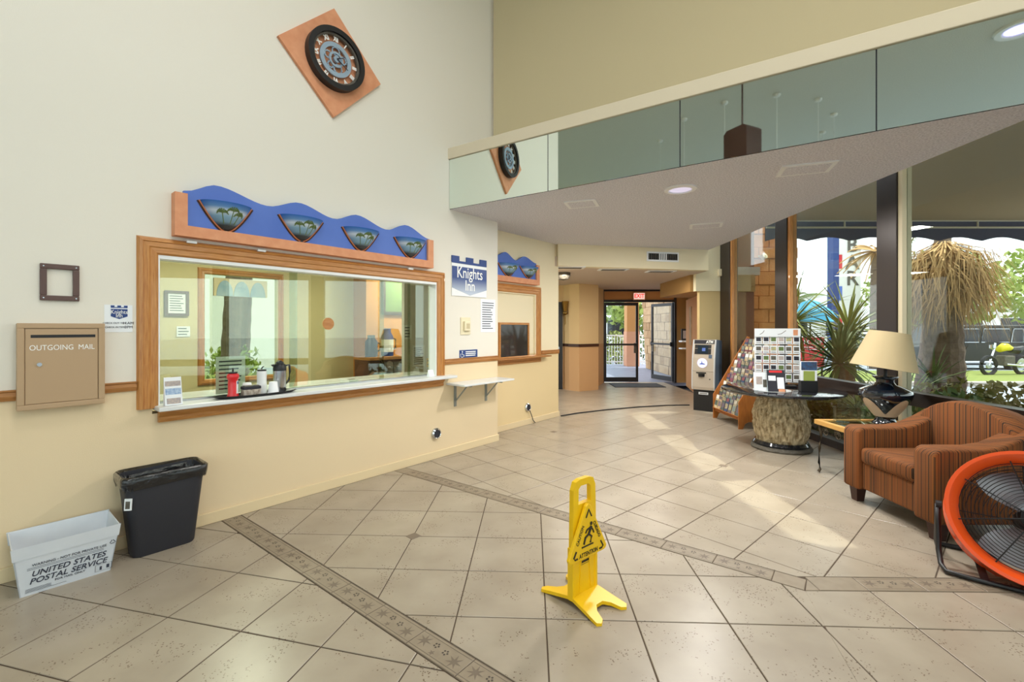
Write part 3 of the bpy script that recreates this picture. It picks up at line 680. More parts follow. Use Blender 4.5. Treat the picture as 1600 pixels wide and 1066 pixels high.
MB().prism([(-Wm/2, Hm*.2), (0, Hm*.03), (Wm/2, Hm*.2), (Wm/2, Hm*.74), (-Wm/2, Hm*.74)], -.0145, -.0125, 'y').build('emblem', 'sign_fade', t)
mb = MB().box(-Wm/2, Wm/2, -.0145, 0, Hm*.82, Hm*.88)
for k in (-1, 0, 1): mb.box(k*Wm*.4-Wm*.1, k*Wm*.4+Wm*.1, -.0145, 0, Hm*.88, Hm)
mb.build('battlement', 'navy', t)
text('lettering', 'Knights', .185, 'letter_white', t, (0, -.0155, Hm*.585), bold=.001, sx=.78); text('lettering', 'Inn', .175, 'letter_white', t, (0, -.0155, Hm*.265), bold=.001, sx=.78)
a, b = WPX(720, 496, -.01), WPX(735, 523, -.01)
t = wthing('thermostat', 'cream thermostat on a larger wall plate below the inn sign', 'thermostat', a[0], 0, b[1]); Wm, Hm = b[0]-a[0], a[1]-b[1]
MB().box(0, Wm, -.012, 0, 0, Hm).build('plate', 'cream_plastic', t, bevel=.003); MB().box(Wm*.25, Wm*.85, -.04, -.012, Hm*.22, Hm*.78).build('cover', 'cream_plastic', t, bevel=.006); MB().box(Wm*.4, Wm*.75, -.042, -.04, Hm*.35, Hm*.65).build('dial', 'khaki', t)
a, b = WPX(751, 467, -.002), WPX(774, 519, -.002); sheet('notice', 'tall white typed notice beside the thermostat', 'notice', a[0], b[0], b[1], a[1], -.001, 12)
a, b = WPX(718, 547, -.004), WPX(746, 560, -.004)
t = wthing('access_sign', 'small blue wheelchair access sign above the oak chair rail', 'sign', a[0], 0, 1.095); Wm, Hm = b[0]-a[0], .09
MB().box(0, Wm, -.004, 0, 0, Hm).build('plate', 'navy', t)
mb = MB().disc((.045, -.0055, .072), .008, 10, 'y', .0012).tube([(.045, -.005, .062), (.045, -.005, .035), (.068, -.005, .034), (.075, -.005, .015)], .004, 5)
mb.tube([(.04+.024*math.cos(x), -.005, .03+.024*math.sin(x)) for x in [R(130+k*20) for k in range(11)]], .003, 5); mb.build('symbol', 'letter_white', t)
mb = MB(); lines(mb, .1, Wm-.02, .012, .078, 3, -.004, .9, .011); tag(mb.build('print', 'letter_white', t), kind='stuff')
# folding shelf
a = WPX(694, 597, -.02)
M('bracket_grey', '8d908a', .5); t = wthing('folding_shelf', 'narrow white folding shelf on two grey brackets below the access sign', 'shelf', 3.50, 0, .80)
MB().box(0, .86, -.30, -.004, 0, .022).build('board', 'white_counter', t, bevel=.004)
for x in (.14, .66):
    b = MB().box(x-.016, x+.016, -.012, 0, -.26, 0).box(x-.012, x+.012, -.27, -.012, -.016, 0).build('bracket', 'bracket_grey', t)
    MB().tube([(x, -.012, -.2), (x, -.2, -.012)], .008, 6).build('strut', 'bracket_grey', b)
def outlet(s, y, z, lab):
    t = wthing('cable_outlet', lab, 'outlet', s, y, z-.06)
    MB().lathe([(.062, 0), (.062, .02), (.05, .035), (.044, .03), (.044, .012), (0, .012)], 24).build('ring', 'chrome', t, smooth=True)
    MB().lathe([(.04, .012), (.04, .022), (0, .024)], 16).build('insert', 'ink', t)
    for o in t.children: o.rotation_euler = (R(90), 0, 0); o.location = (0, 0, .06)
    return t
outlet(3.35, 0, .28, 'round chrome outlet on the wall beneath the folding shelf')
o5 = outlet(5.40, y2, .26, 'round chrome outlet with a hanging cord under the small boarded window')
MB().tube([(.02, -.03, .02), (.05, -.045, -.06), (.1, -.04, -.15), (.16, -.03, -.192)], .006, 6).build('cord', 'ink', o5)

# ------------------------------------------------------------------ small boarded window in the recess (window_5)
w5 = bpy.data.objects.new('window_5', None); COL.objects.link(w5); w5.location = WP(0, 0, 0); w5.rotation_euler.z = WANG; tag(w5, kind='structure')
casing(w5, S1+.03, 5.74, .92, 2.07, .115, y2, 'RTB')
MB().box(4.70, 5.62, y2+.03, y2+.05, .99, 1.95).build('infill_board', 'yellow_paint', w5)
ia, ib = WPX(779, 504, y2+.02), WPX(826, 556, y2+.02)
s0, s1, z1, z0 = ia[0], ib[0], ia[1], ib[1]
for bx in ((s0, s1, z1-.03, z1), (s0, s0+.03, z0, z1-.03), (s1-.03, s1, z0, z1-.03)): MB().box(bx[0], bx[1], y2+.004, y2+.03, bx[2], bx[3]).build('inner_frame', 'oak', w5)
MB().box(s0+.03, s1-.03, y2+.018, y2+.024, z0, z1-.03).build('pane', 'smoked', w5) if M('smoked', '3a342f', .05) else None
t = wthing('window_ledge', 'narrow oak ledge in front of the small boarded window', 'ledge', 4.62, y2, 1.0)
MB().box(0, 1.25, -.12, 0, 0, .02).build('board', 'rail_wood', t, bevel=.003); MB().box(.05, 1.0, -.04, 0, -.04, 0).build('apron', 'oak', t)

# ------------------------------------------------------------------ things on the counter
def cpt(px, py, z=.915):
    p = FL(px, py, z); return p
ZC = .916
p = WP(.935, -.06, ZC)
t = thing('brochure', 'folded pool-photo brochure standing on the counter against the window casing', 'brochure', p, WANG)
MB().add([(-.05, -.02, 0), (.05, -.02, 0), (.05, .02, .19), (-.05, .02, .19), (-.05, .03, 0), (.05, .03, 0)], [(0, 1, 2, 3), (4, 5, 2, 3), (0, 3, 4), (1, 5, 2)]).build('card', 'paper', t)
def slab(x0, x1, f0, f1, m, nm):
    o = MB().add([(x0, -.0206+.04*f0, .19*f0), (x1, -.0206+.04*f0, .19*f0), (x1, -.0206+.04*f1, .19*f1), (x0, -.0206+.04*f1, .19*f1)], [(0, 1, 2, 3)]).build(nm, m, t)
M('pool_blue', '3f6fb0', .4, noise=(60, .3), col2='cfe0ea'); M('photo_mix', '8f8a94', .5, noise=(70, .3), col2='c9b7a4'); slab(-.045, .045, .38, .6, 'pool_blue', 'photo'); slab(-.04, .04, .05, .25, 'photo_mix', 'photo'); slab(-.045, .045, .68, .86, 'photo_mix', 'photo')
tray_c = WP((WPX(364, 600, -.055)[0] + WPX(437, 600, .005)[0])/2, -.026, ZC)
t = thing('serving_tray', 'oval black serving tray on the white counter', 'tray', tray_c, WANG)
MB().lathe([(0, 0), (.24, 0), (.275, .018), (.27, .02), (.24, .006), (0, .006)], 40, sx=1.12, sy=.36).build('tray', 'black', t, smooth=True)
ZT = ZC + .007
def ont(px, back): # position on the tray by pixel column and wall depth
    s = WPX(px, 600, back)[0]; return WP(s, back, ZT)
t = thing('creamer_bottle', 'red creamer bottle with black pour cap on the tray', 'bottle', ont(364, -.055), WANG)
MB().lathe([(0, 0), (.038, 0), (.04, .012), (.034, .03), (.034, .11), (.032, .13), (.04, .145), (.042, .16), (.038, .175), (.026, .182), (0, .182)], 28).build('body', 'red', t, smooth=True)
MB().lathe([(0, .182), (.03, .182), (.03, .192), (0, .194)], 24).build('cap', 'black', t); MB().tube([(0, 0, .19), (0, 0, .222)], .006, 8).build('spout', 'black', t)
MB().lathe([(.0348, .03), (.0348, .125)], 10, (0, 0, 0), -1.2, .3).build('label', 'paper', t, smooth='all')
MB().lathe([(.0352, .1), (.0352, .12)], 8, (0, 0, 0), -1.0, 0).build('emblem', 'navy', t, smooth='all')
t = thing('tea_tin', 'patterned tin box with dark lid on the tray', 'tin', ont(392, -.063), WANG)
M('tin_print', 'd9d0c2', .4, noise=(40, .25), col2='6f5a4c'); MB().box(-.06, .06, -.035, .035, 0, .052).build('body', 'tin_print', t, bevel=.004); MB().box(-.062, .062, -.037, .037, .052, .075).build('lid', 'ink', t, bevel=.004)
MB().box(-.05, .05, -.025, .025, .075, .08).build('lid_panel', 'stone_grey', t)
t = thing('creamer_bottle', 'white creamer bottle with black flip cap behind the tin', 'bottle', ont(409, .012), WANG)
MB().lathe([(0, 0), (.038, 0), (.038, .06), (.034, .09), (.035, .14), (.037, .155), (.034, .178), (0, .18)], 28).build('body', 'white_plastic', t, smooth=True)
MB().lathe([(0, .18), (.033, .18), (.033, .19), (0, .192)], 24).build('cap', 'black', t); MB().tube([(-.005, 0, .19), (.005, 0, .208), (.016, 0, .214)], .005, 6).build('spout', 'black', t)
for px_, bk, lb in ((427, -.06, 'upside-down stack of white foam cups beside the steel flask'), (386, .022, 'upside-down white foam cup behind the tea tin')):
    t = thing('foam_cup', lb, 'cup', ont(px_, bk), WANG)
    MB().lathe([(.042, 0), (.042, .006), (.04, .008), (.03, .09), (.028, .092), (0, .092)], 28).build('cup', 'foam', t, smooth=True); MB().lathe([(.043, 0), (.0435, .004), (.041, .008)], 28).build('rim', 'foam', t)
t = thing('thermos_flask', 'brushed steel thermos flask with black lid and handle', 'flask', ont(437, .005), WANG)
MB().lathe([(0, 0), (.047, 0), (.049, .006), (.049, .175), (0, .175)], 32).build('body', 'steel', t, smooth=True)
MB().lathe([(.05, .172), (.05, .195), (.042, .222), (.03, .232), (.028, .245), (0, .248)], 32).build('lid', 'black', t, smooth=True); MB().box(-.012, .012, -.02, .02, .24, .256).build('button', 'black', t, bevel=.004)
MB().prism([(-.05, .205), (-.068, .222), (-.05, .228)], -.012, .012, 'y').build('spout', 'black', t); MB().tube([(.045, 0, .21), (.078, 0, .215), (.083, 0, .16), (.075, 0, .09), (.05, 0, .06)], .009, 8).build('handle', 'black', t, smooth=True)
t = thing('card_reader', 'small white payment terminal lying on the counter behind the glass', 'terminal', WP(2.42, .2, ZC), WANG)
MB().taper((-.05, .05, -.09, .09, 0), (-.048, .048, -.088, .088, .03)).build('body', 'white_plastic', t, bevel=.006); MB().box(-.03, .03, -.06, -.02, .0305, .033).build('keypad', 'stone_grey', t)
t = thing('card_holder', 'little white card stand on the counter by the right casing', 'holder', WP(3.26, -.03, ZC), WANG)
MB().add([(-.035, -.02, 0), (.035, -.02, 0), (.035, .01, .075), (-.035, .01, .075), (-.035, .03, 0), (.035, .03, 0)], [(0, 1, 2, 3), (4, 5, 2, 3), (0, 3, 4), (1, 5, 2)]).build('card', 'paper', t)

# ------------------------------------------------------------------ trash can and postal tub
t = wthing('trash_can', 'tall narrow black trash can with a shiny bin liner against the wall', 'trash can', .85, -.165, 0)
def rrect(wx, wy, r, n=5):
    out = []
    for cx, cy, a0 in ((wx-r, wy-r, 0), (-wx+r, wy-r, 90), (-wx+r, -wy+r, 180), (wx-r, -wy+r, 270)):
        out += [(cx+r*math.cos(R(a0+90*k/n)), cy+r*math.sin(R(a0+90*k/n))) for k in range(n+1)]
    return out
def loft(rings, cap0=True, cap1=False):
    mb = MB(); n = len(rings[0][0]); vs = [(p[0], p[1], z) for pl, z in rings for p in pl]
    fs = [(i*n+k, i*n+(k+1) % n, (i+1)*n+(k+1) % n, (i+1)*n+k) for i in range(len(rings)-1) for k in range(n)]
    if cap0: fs.append(tuple(range(n))[::-1])
    if cap1: fs.append(tuple(range((len(rings)-1)*n, len(rings)*n)))
    return mb.add(vs, fs)
loft([(rrect(.165, .075, .05), 0), (rrect(.17, .08, .05), .01), (rrect(.215, .122, .05), .50), (rrect(.222, .128, .05), .505), (rrect(.222, .128, .05), .515), (rrect(.205, .112, .045), .512), (rrect(.16, .07, .045), .02)], True, True).build('body', 'trash_black', t, smooth=True)
def wob(pl, a): return [(x*(1+a*rnd.uniform(-1, 1)), y*(1+a*1.6*rnd.uniform(-1, 1))) for x, y in pl]
big = lambda x, y: rrect(x, y, .05, 14)
zr = lambda pl, z, d: (pl, z)
lin_ = MB(); rings = [(wob(big(.222, .128), .012), .445), (wob(big(.231, .137), .012), .475), (wob(big(.234, .14), .008), .515), (wob(big(.224, .13), .006), .528), (wob(big(.208, .115), .02), .51), (wob(big(.198, .105), .04), .46), (wob(big(.185, .095), .06), .38), (wob(big(.17, .08), .06), .30)]
n = len(rings[0][0]); vs = [(p[0], p[1], z + (rnd.uniform(-.014, .014) if i in (0, 4, 5, 6) else 0)) for i, (pl, z) in enumerate(rings) for p in pl]
lin_.add(vs, [(i*n+k, i*n+(k+1) % n, (i+1)*n+(k+1) % n, (i+1)*n+k) for i in range(len(rings)-1) for k in range(n)] + [tuple(range((len(rings)-1)*n, len(rings)*n))])
lin_.build('bin_liner', 'bag', t, smooth='all')
st_ = MB().box(-.02, .02, -.008, 0, -.035, .035).build('sticker', 'paper', t); MB().box(-.013, .013, -.009, -.008, -.025, .02).build('photo', 'stone_grey', st_)
st_.location = (-.193, -.102, .36); st_.rotation_euler = (R(-5), 0, R(-45))
t = wthing('postal_tub', 'white corrugated plastic postal tub with printed lettering on the floor', 'tub', .383, -.195, 0)
bx, tx = (-.185, .185, -.095, .095), (-.218, .218, -.162, .162)
def wallq(a, b, c, d, th, nm):
    """thin panel from quad a,b (bottom) c,d (top) thickened towards th"""
    th = Vector(th); q = [Vector(v) for v in (a, b, c, d)]
    MB().add(q + [v+th for v in q], [(0, 1, 2, 3), (7, 6, 5, 4), (0, 4, 5, 1), (1, 5, 6, 2), (2, 6, 7, 3), (3, 7, 4, 0)]).build(nm, 'tub_white', t)
Ht = .285
wallq((bx[0], bx[2], 0), (bx[1], bx[2], 0), (tx[1], tx[2], Ht), (tx[0], tx[2], Ht), (0, .005, 0), 'front_panel')
wallq((bx[0], bx[3], 0), (bx[1], bx[3], 0), (tx[1], tx[3], Ht), (tx[0], tx[3], Ht), (0, -.005, 0), 'back_panel')
wallq((bx[0], bx[2], 0), (bx[0], bx[3], 0), (tx[0], tx[3], Ht), (tx[0], tx[2], Ht), (.005, 0, 0), 'side_panel'); wallq((bx[1], bx[2], 0), (bx[1], bx[3], 0), (tx[1], tx[3], Ht), (tx[1], tx[2], Ht), (-.005, 0, 0), 'side_panel')
MB().box(bx[0], bx[1], bx[2], bx[3], 0, .006).build('base', 'tub_white', t)
rm = MB()
for s_ in (-1, 1):
    rm.add([(tx[0]-.004, s_*.166, Ht+.003), (tx[1]+.004, s_*.166, Ht+.003), (tx[1]-.003, s_*.149, Ht-.068), (tx[0]+.003, s_*.149, Ht-.068)], [(0, 1, 2, 3)])
rm.build('rim_band', 'tub_white', t)
tl = math.atan2(tx[2]-bx[2], Ht)   # front lean
def onfront(x, f, o=.0015): return (x, bx[2] + (tx[2]-bx[2])*f - o, Ht*f)
rt = (R(90)+tl*-1, 0, 0)
for body, sz, x, f, m, bd, sx_ in (('UNITED STATES', .046, .01, .42, 'tub_ink', .0006, .92), ('POSTAL SERVICE', .046, .01, .27, 'tub_ink', .0006, .92), ('WARNING - NOT FOR PRIVATE USE', .021, .01, .60, 'tub_ink', 0, .9), ('FOR MAIL ONLY', .017, .01, .17, 'tub_ink', 0, 1)):
    o = text('lettering', body, sz, m, t, onfront(x, f, .002), rt, bd, sx_)
    if sz > .04: o.data.transform(Matrix.Shear('XY', 4, (.22, 0)) if False else Matrix(((1, .22, 0, 0), (0, 1, 0, 0), (0, 0, 1, 0), (0, 0, 0, 1))))
def fq(x0, x1, f0, f1, nm, m='tub_ink'):
    return MB().add([onfront(x0, f0), onfront(x1, f0), onfront(x1, f1), onfront(x0, f1)], [(0, 1, 2, 3)]).build(nm, m, t)
for f in (.545, .515): fq(-.16, .15, f, f+.008, 'print_line')
for i in range(4): fq(-.165, -.165+(.16 if i == 0 else .1), .06+.022*i, .067+.022*i, 'print_line')
for a_ in ((.115, .19, .06, .064), (.115, .19, .2, .204), (.115, .117, .06, .2), (.188, .19, .06, .2), (.135, .145, .08, .16), (.165, .178, .09, .17)): fq(*a_, 'print_mark')
for k in range(3):
    a0, a1 = R(90+120*k+12), R(90+120*(k+1)-12); c_ = (.188, .64)
    MB().tube([onfront(c_[0]+.013*math.cos(a0), c_[1]+.045*math.sin(a0)), onfront(c_[0]+.013*math.cos(a1), c_[1]+.045*math.sin(a1))], .0018, 4).build('recycling_arrow', 'tub_ink', t)

# ------------------------------------------------------------------ yellow caution sign
t = thing('caution_sign', 'yellow folding wet-floor caution sign standing on the tiles', 'caution sign', (.378, 2.44, 0), math.atan2(.65, .76))
ol = [(-.1, .03), (.1, .03), (.094, .35), (.088, .6), (.07, .64), (.035, .65), (-.035, .65), (-.07, .64), (-.088, .6), (-.094, .35)]
il = [(-.05, .52), (.05, .52), (.048, .6), (.03, .615), (-.03, .615), (-.048, .6)]
bm = bmesh.new()
def frame_with_hole(name, outer, inner, y0, y1, mat, par):
    from mathutils.geometry import tessellate_polygon
    tri = tessellate_polygon([[Vector((*p, 0)) for p in outer], [Vector((*p, 0)) for p in inner]])
    allp = outer + inner; no, ni = len(outer), len(inner); N = no+ni
    vs = [(x, y0, z) for x, z in allp] + [(x, y1, z) for x, z in allp]; fs = [tuple(f) for f in tri] + [tuple(i+N for i in f[::-1]) for f in tri]
    fs += [(i, (i+1) % no, N+(i+1) % no, N+i) for i in range(no)] + [(no+i, no+(i+1) % ni, N+no+(i+1) % ni, N+no+i) for i in range(ni)]
    return MB().add(vs, fs).build(name, mat, par)
frame_with_hole('post', ol, il, -.014, .014, 'sign_yellow', t)
MB().box(-.1, -.08, -.02, .02, .03, .3).build('post_flange', 'sign_yellow', t, bevel=.004); MB().box(.08, .1, -.02, .02, .03, .3).build('post_flange', 'sign_yellow', t, bevel=.004)
for x in (-.035, .035): MB().add([(x*1.3-.003, -.0185, .06), (x*1.3+.003, -.0185, .06), (x*.8+.003, -.0185, .3), (x*.8-.003, -.0185, .3), (x*1.3-.003, -.014, .06), (x*1.3+.003, -.014, .06), (x*.8+.003, -.014, .3), (x*.8-.003, -.014, .3)], [(0, 1, 2, 3), (4, 0, 3, 7), (1, 5, 6, 2)]).build('rib', 'sign_yellow', t)
tri = [(-.152, .262), (-.145, .245), (-.13, .24), (.13, .24), (.145, .245), (.152, .262), (.02, .51), (0, .522), (-.02, .51)]
pl = MB().prism(tri, -.04, -.02, 'y').build('warning_plate', 'sign_yellow', t, bevel=.004)
yk = -.0415
def bar(pts, r, nm='print_bar'): MB().tube([(x, yk, z) for x, z in pts], r, 5).build(nm, 'sign_black', pl)
bar([(-.022, .452), (0, .492), (.022, .452)], .0045); bar([(-.098, .298), (-.118, .268), (-.108, .258), (-.088, .258)], .0045); bar([(.098, .298), (.118, .268), (.108, .258), (.088, .258)], .0045)
text('lettering', 'ATTENTION', .033, 'sign_black', pl, (0, yk, .262), bold=.0004, sx=.80)
sl = math.atan2(.25, .132)
text('lettering', 'CAUTION', .027, 'sign_black', pl, (-.066, yk, .37), (R(90), -sl, 0), .0004, .85); text('lettering', 'CUIDADO', .027, 'sign_black', pl, (.066, yk, .37), (R(90), sl, 0), .0004, .85)
fm = MB().disc((.02, yk-.001, .413), .010, 12, 'y', .0015).tube([(.02, yk, .4), (-.002, yk, .362)], .0075, 6).tube([(-.002, yk, .362), (.022, yk, .345), (.012, yk, .315)], .006, 6).tube([(-.002, yk, .362), (-.028, yk, .35), (-.04, yk, .318)], .006, 6).tube([(.018, yk, .396), (.034, yk, .375), (.04, yk, .36)], .0045, 6).tube([(.016, yk, .395), (-.014, yk, .388), (-.026, yk, .372)], .0045, 6)
fm.build('falling_figure', 'sign_black', pl); bar([(-.055, .305), (.035, .305)], .004)
eb = MB().prism([(-.03, 0), (.03, 0), (.036, .006), (.03, .012), (-.03, .012), (-.036, .006)], -.0155, -.0142, 'y').build('maker_mark', 'sign_black', t); eb.location = (0, 0, .205); eb2 = MB().box(-.03, .03, -.0155, -.0142, 0, .002).build('maker_mark', 'sign_black', t); eb2.location = (0, 0, .196)
for sg in (-1, 1):
    pr = [(-.1, 0), (.1, 0), (.112, .11), (.122, .18), (.1, .195), (.075, .18), (.055, .13), (.025, .1), (-.025, .1), (-.055, .13), (-.075, .18), (-.1, .195), (-.122, .18), (-.112, .11)]
    mb = MB(); n = len(pr)
    zt = lambda q: .05 - .04*(q/.215)
    mb.add([(x, sg*(.012+q), zt(q)) for x, q in pr] + [(x, sg*(.012+q), max(zt(q)-.018, 0)) for x, q in pr], [tuple(range(n)), tuple(range(n, 2*n))[::-1]] + [(i, (i+1) % n, n+(i+1) % n, n+i) for i in range(n)])
    fo = mb.build('foot', 'sign_yellow', t)
    for x in (-.1, .1): MB().box(x-.014, x+.014, sg*.175-.012, sg*.175+.012, 0, .014).build('foot_pad', 'sign_yellow', fo)

# ------------------------------------------------------------------ hall: doors, mat, exit sign, vent, sconce
dr = bpy.data.objects.new('door_1', None); COL.objects.link(dr); dr.location = (0, 12.05, 0); tag(dr, kind='structure')
for x0, x1 in ((2.36, 2.42), (4.26, 4.32)): MB().box(x0, x1, -.06, .06, 0, 2.447).build('jamb', 'black', dr)
MB().box(2.42, 4.26, -.06, .06, 2.12, 2.18).build('head', 'black', dr); MB().box(2.36, 4.32, -.07, -.06, 2.40, 2.447).build('transom_bar', 'black', dr)
def leaf(name, loc, rz, wd=.90):
    d = thing(name, None, None, loc, rz); d.parent = dr
    fr = MB().box(0, .06, -.02, .02, .02, 2.11).box(wd-.06, wd, -.02, .02, .02, 2.11).box(.06, wd-.06, -.02, .02, .02, .14).box(.06, wd-.06, -.02, .02, 2.03, 2.11).build('leaf_frame', 'black', d)
    MB().box(.06, wd-.06, -.004, .004, .14, 2.03).build('pane', G_DOOR, d); MB().box(.03, wd-.03, -.07, -.05, .98, 1.03).box(.03, .06, -.06, -.02, .95, 1.06).box(wd-.06, wd-.03, -.06, -.02, .95, 1.06).build('push_bar', 'black', d)
    MB().box(wd-.12, wd-.05, -.045, -.02, .78, 1.04).build('lock_case', 'stone_grey', d); return d
leaf('door_leaf', (2.425, 0, 0), 0)
lf = leaf('door_leaf', (4.255, .02, 0), R(180-70)); lf.scale = (1, -1, 1)
t = tag(MB().box(-.62, .62, -.38, .38, 0, .012).build('door_mat', 'rubber', bevel=.003), 'dark rubber mat on the floor before the glass exit doors', 'mat'); t.location = (3.12, 11.45, 0)
t = thing('exit_sign', 'lit red EXIT sign above the glass doors', 'exit sign', (PX(998, 463, 11.98).x, 11.985, PX(998, 469, 11.98).z))
MB().box(-.16, .16, -.05, 0, 0, .2).build('housing', 'salmon', t, bevel=.006); MB().box(-.14, .14, -.056, -.05, .02, .18).build('face', 'exit_face', t); text('lettering', 'EXIT', .15, 'exit_red', t, (0, -.058, .1), bold=.004, sx=.85)
t = thing('header_vent', 'white louvred air vent with dark slots on the header beam', 'vent', hdL, HANG)
def HX(px, py):
    n_ = Vector((-math.sin(HANG), math.cos(HANG))); rx = (px-800)/F; tt = (hdL.x*n_.x+hdL.y*n_.y)/(rx*n_.x+n_.y)
    return (Vector((rx*tt, tt)) - Vector((hdL.x, hdL.y))).dot(Vector((math.cos(HANG), math.sin(HANG)))), CAMH+(HOR-py)/F*tt
va, vb = HX(1010, 393), HX(1060, 410)
MB().box(va[0], vb[0], -.015, 0, vb[1], va[1]).build('frame', 'white_plastic', t, bevel=.004)
MB().box(va[0]+.03, vb[0]-.03, -.017, -.015, vb[1]+.03, va[1]-.03).build('dark_opening', 'black', t)
for k in range(14):
    x = va[0]+.04 + (vb[0]-va[0]-.08)*k/13; MB().box(x-.004 - (.012 if 4 < k < 9 else 0), x+.004, -.03, -.017, vb[1]+.03, va[1]-.03).build('slat', 'white_plastic' if 4 < k < 9 else 'stone_grey', t)
t = thing('alarm_box', 'small cream alarm box on the pale wall by the window mullion', 'alarm', (3.86, 8.46, PX(1131, 432, 8.5).z))
MB().box(-.035, .035, -.03, .04, 0, .13).build('case', 'cream_plastic', t, bevel=.005)
t = thing('door', 'dark door at the end of the hall beside the brass sconce', 'door', (.61, 10.73, 0)); MB().box(-.25, .58, 0, .05, 0, 2.05).build('panel', 'black', t); MB().box(.44, .5, -.04, 0, .95, 1.0).build('handle', 'steel', t)
t = thing('brass_sconce', 'small brass wall lantern on the hall wall', 'sconce', (1.235, 10.60, 1.72))
M('brass', '8f6f35', .3, metal=.8); MB().lathe([(.0, 0), (.03, .03), (.06, .06), (.06, .08), (.04, .09)], 12).build('cup', 'brass', t, smooth=True); MB().lathe([(.05, .1), (.085, .34), (.075, .34), (.04, .1)], 8).build('shade', 'brass', t); MB().tube([(0, .0, .0), (0, 0, -.2)], .01, 6).build('drop_rod', 'brass', t); MB().tube([(0, 0, .1), (0, .07, .12)], .015, 6).build('arm', 'brass', t)
t = thing('ceiling_speaker', 'dark dome fixture under the hall ceiling by the recess corner', 'fixture', (.93, 8.3, 2.447)); MB().lathe([(.13, 0), (.13, -.05), (.09, -.12), (0, -.14)], 20).build('dome', 'stone_grey', t, smooth=True)
for px_, py_ in ((890, 418), (958, 421), (1032, 424)):
    pp = FL(px_, py_, 2.447) if False else Vector(((px_-800)/F*((2.447-CAMH)*F/(HOR-py_)), (2.447-CAMH)*F/(HOR-py_), 2.447))
    t = thing('hall_lamp', 'flat white lamp grille in the hall ceiling', 'ceiling lamp', pp, 0, 'lamp grilles in the hall ceiling'); area_light('area_source', (0, .4, -.05), .4, 16, (1, .92, .8), t); MB().box(-.25, .25, -.12, .12, -.012, 0).build('frame', 'white_plastic', t); MB().box(-.2, .2, -.08, .08, -.014, -.012).build('grille', 'stone_grey', t)
nz = .01
t = thing('niche_shelf', 'two white shelves in the brown hall niche', 'shelf', (4.3, 11.66, .9)); MB().box(0, .32, -.1, .12, .18, .22).build('shelf_board', 'white_plastic', t); MB().box(0, .32, -.1, .12, -.0, .03).build('shelf_board', 'white_plastic', t)
t = thing('photo_frame', 'small dark photo frame on the niche shelf', 'picture', (4.44, 11.66, 1.12)); MB().box(-.12, .12, -.01, .01, 0, .3).build('frame', 'black', t); MB().box(-.08, .08, -.012, -.01, .05, .25).build('photo', 'photo_mix', t)
MB().box(4.03, 4.05, 10.05, 10.2, .0, .01)
t = thing('stone_inlay', 'narrow rough stone strip let into the hall wall', 'panel', (4.165, 10.60, 1.05), math.atan2(1.71, .404)); MB().box(-.16, .16, 0, .03, 0, .88).build('strip', 'ashlar', t)
t = thing('floor_cord', 'dark cord lying across the hall floor from the wall corner', 'cord', (0, 0, 0)); MB().tube([(.80, 7.45, .01), (1.1, 7.69, .01), (1.686, 8.026, .01), (2.3, 8.29, .01), (2.852, 8.46, .01), (3.3, 8.5, .01)], .011, 6).build('cable', 'rubber', t)

# ------------------------------------------------------------------ soffit fixtures
def CP(px, py): tt = (2.80-CAMH)*F/(HOR-py); return Vector(((px-800)/F*tt, tt, 2.80))
for px_, py_, lb in ((1063, 295, 'round white recessed lamp in the grey soffit beside the mirror band'),):
    t = thing('recessed_lamp', lb, 'ceiling lamp', CP(px_, py_)); MB().lathe([(.15, 0), (.15, -.012), (.11, -.02), (.105, 0)], 32).build('ring', 'white_plastic', t, smooth=True); MB().lathe([(0, -.01), (.105, -.008)], 24).build('lens', 'lit', t); area_light('area_source', (0, 0, -.04), .2, 45, parent=t)
for px_, py_, lb, sx_ in ((909, 318, 'small square air grille in the grey soffit', .17), (1103, 352, 'thin flat grille in the soffit towards the hall', .2), (1259, 263, 'square flush lamp in the grey soffit near the windows', .2)):
    t = thing('soffit_grille', lb, 'grille', CP(px_, py_), MANG*.0 + R(-20)); MB().box(-sx_, sx_, -.14, .14, -.012, 0).build('frame', 'white_plastic', t); MB().box(-sx_+.035, sx_-.035, -.105, .105, -.015, -.012).build('face', 'popcorn', t); area_light('area_source', (0, 0, -.04), .25, 6 if px_ == 909 else 30, parent=t)  # area lights added under the grilles to brighten the floor below
# cords, lamp and box under the high ceiling (seen in the mirror band)
def MIR(px, py, z):
    """point at height z seen at this pixel in the mirror"""
    tt = (z-CAMH)*F/(HOR-py); q = Vector(((px-800)/F*tt, tt, 0)); dd = (q-P0).dot(MN); q = q - 2*dd*MN; return Vector((q.x, q.y, z))
for px_, py_ in ((1132.5, 160.5), (1214, 148.5), (1278.6, 155.7), (1303, 179), (1285.5, 207), (1032, 220), (1069.5, 186.5)):
    t = thing('ceiling_pendant', 'thin white cord hanging from a small canopy on the high ceiling', 'cord', MIR(px_, py_, Z_HI), 0, 'white cords under the high ceiling'); MB().lathe([(.07, 0), (.06, -.04), (0, -.06)], 12).build('canopy', 'white_plastic', t); MB().tube([(0, 0, -.05), (0, 0, -1.9)], .006, 5).build('cord', 'white_plastic', t)
pp = MIR(1160, 203, 5.2); t = thing('hanging_box', 'brown box hung from the high ceiling', 'box', pp); MB().prism([(-.25, -.8), (.25, -.8), (.25, -.06), (.18, 0), (-.18, 0), (-.25, -.06)], -.2, .2, 'y').build('case', 'wood_dark', t); MB().tube([(0, 0, 0), (0, 0, Z_HI-5.2)], .015, 6).build('rod', 'wood_dark', t)
pp = MIR(1592, 46, Z_HI); t = thing('recessed_lamp', 'large round recessed lamp in the high ceiling', 'ceiling lamp', pp); MB().lathe([(.3, 0), (.28, -.03), (.2, -.03), (.18, 0)], 32).build('ring', 'white_plastic', t); MB().lathe([(.18, -.01), (0, -.01)], 24).build('lens', 'lit', t)

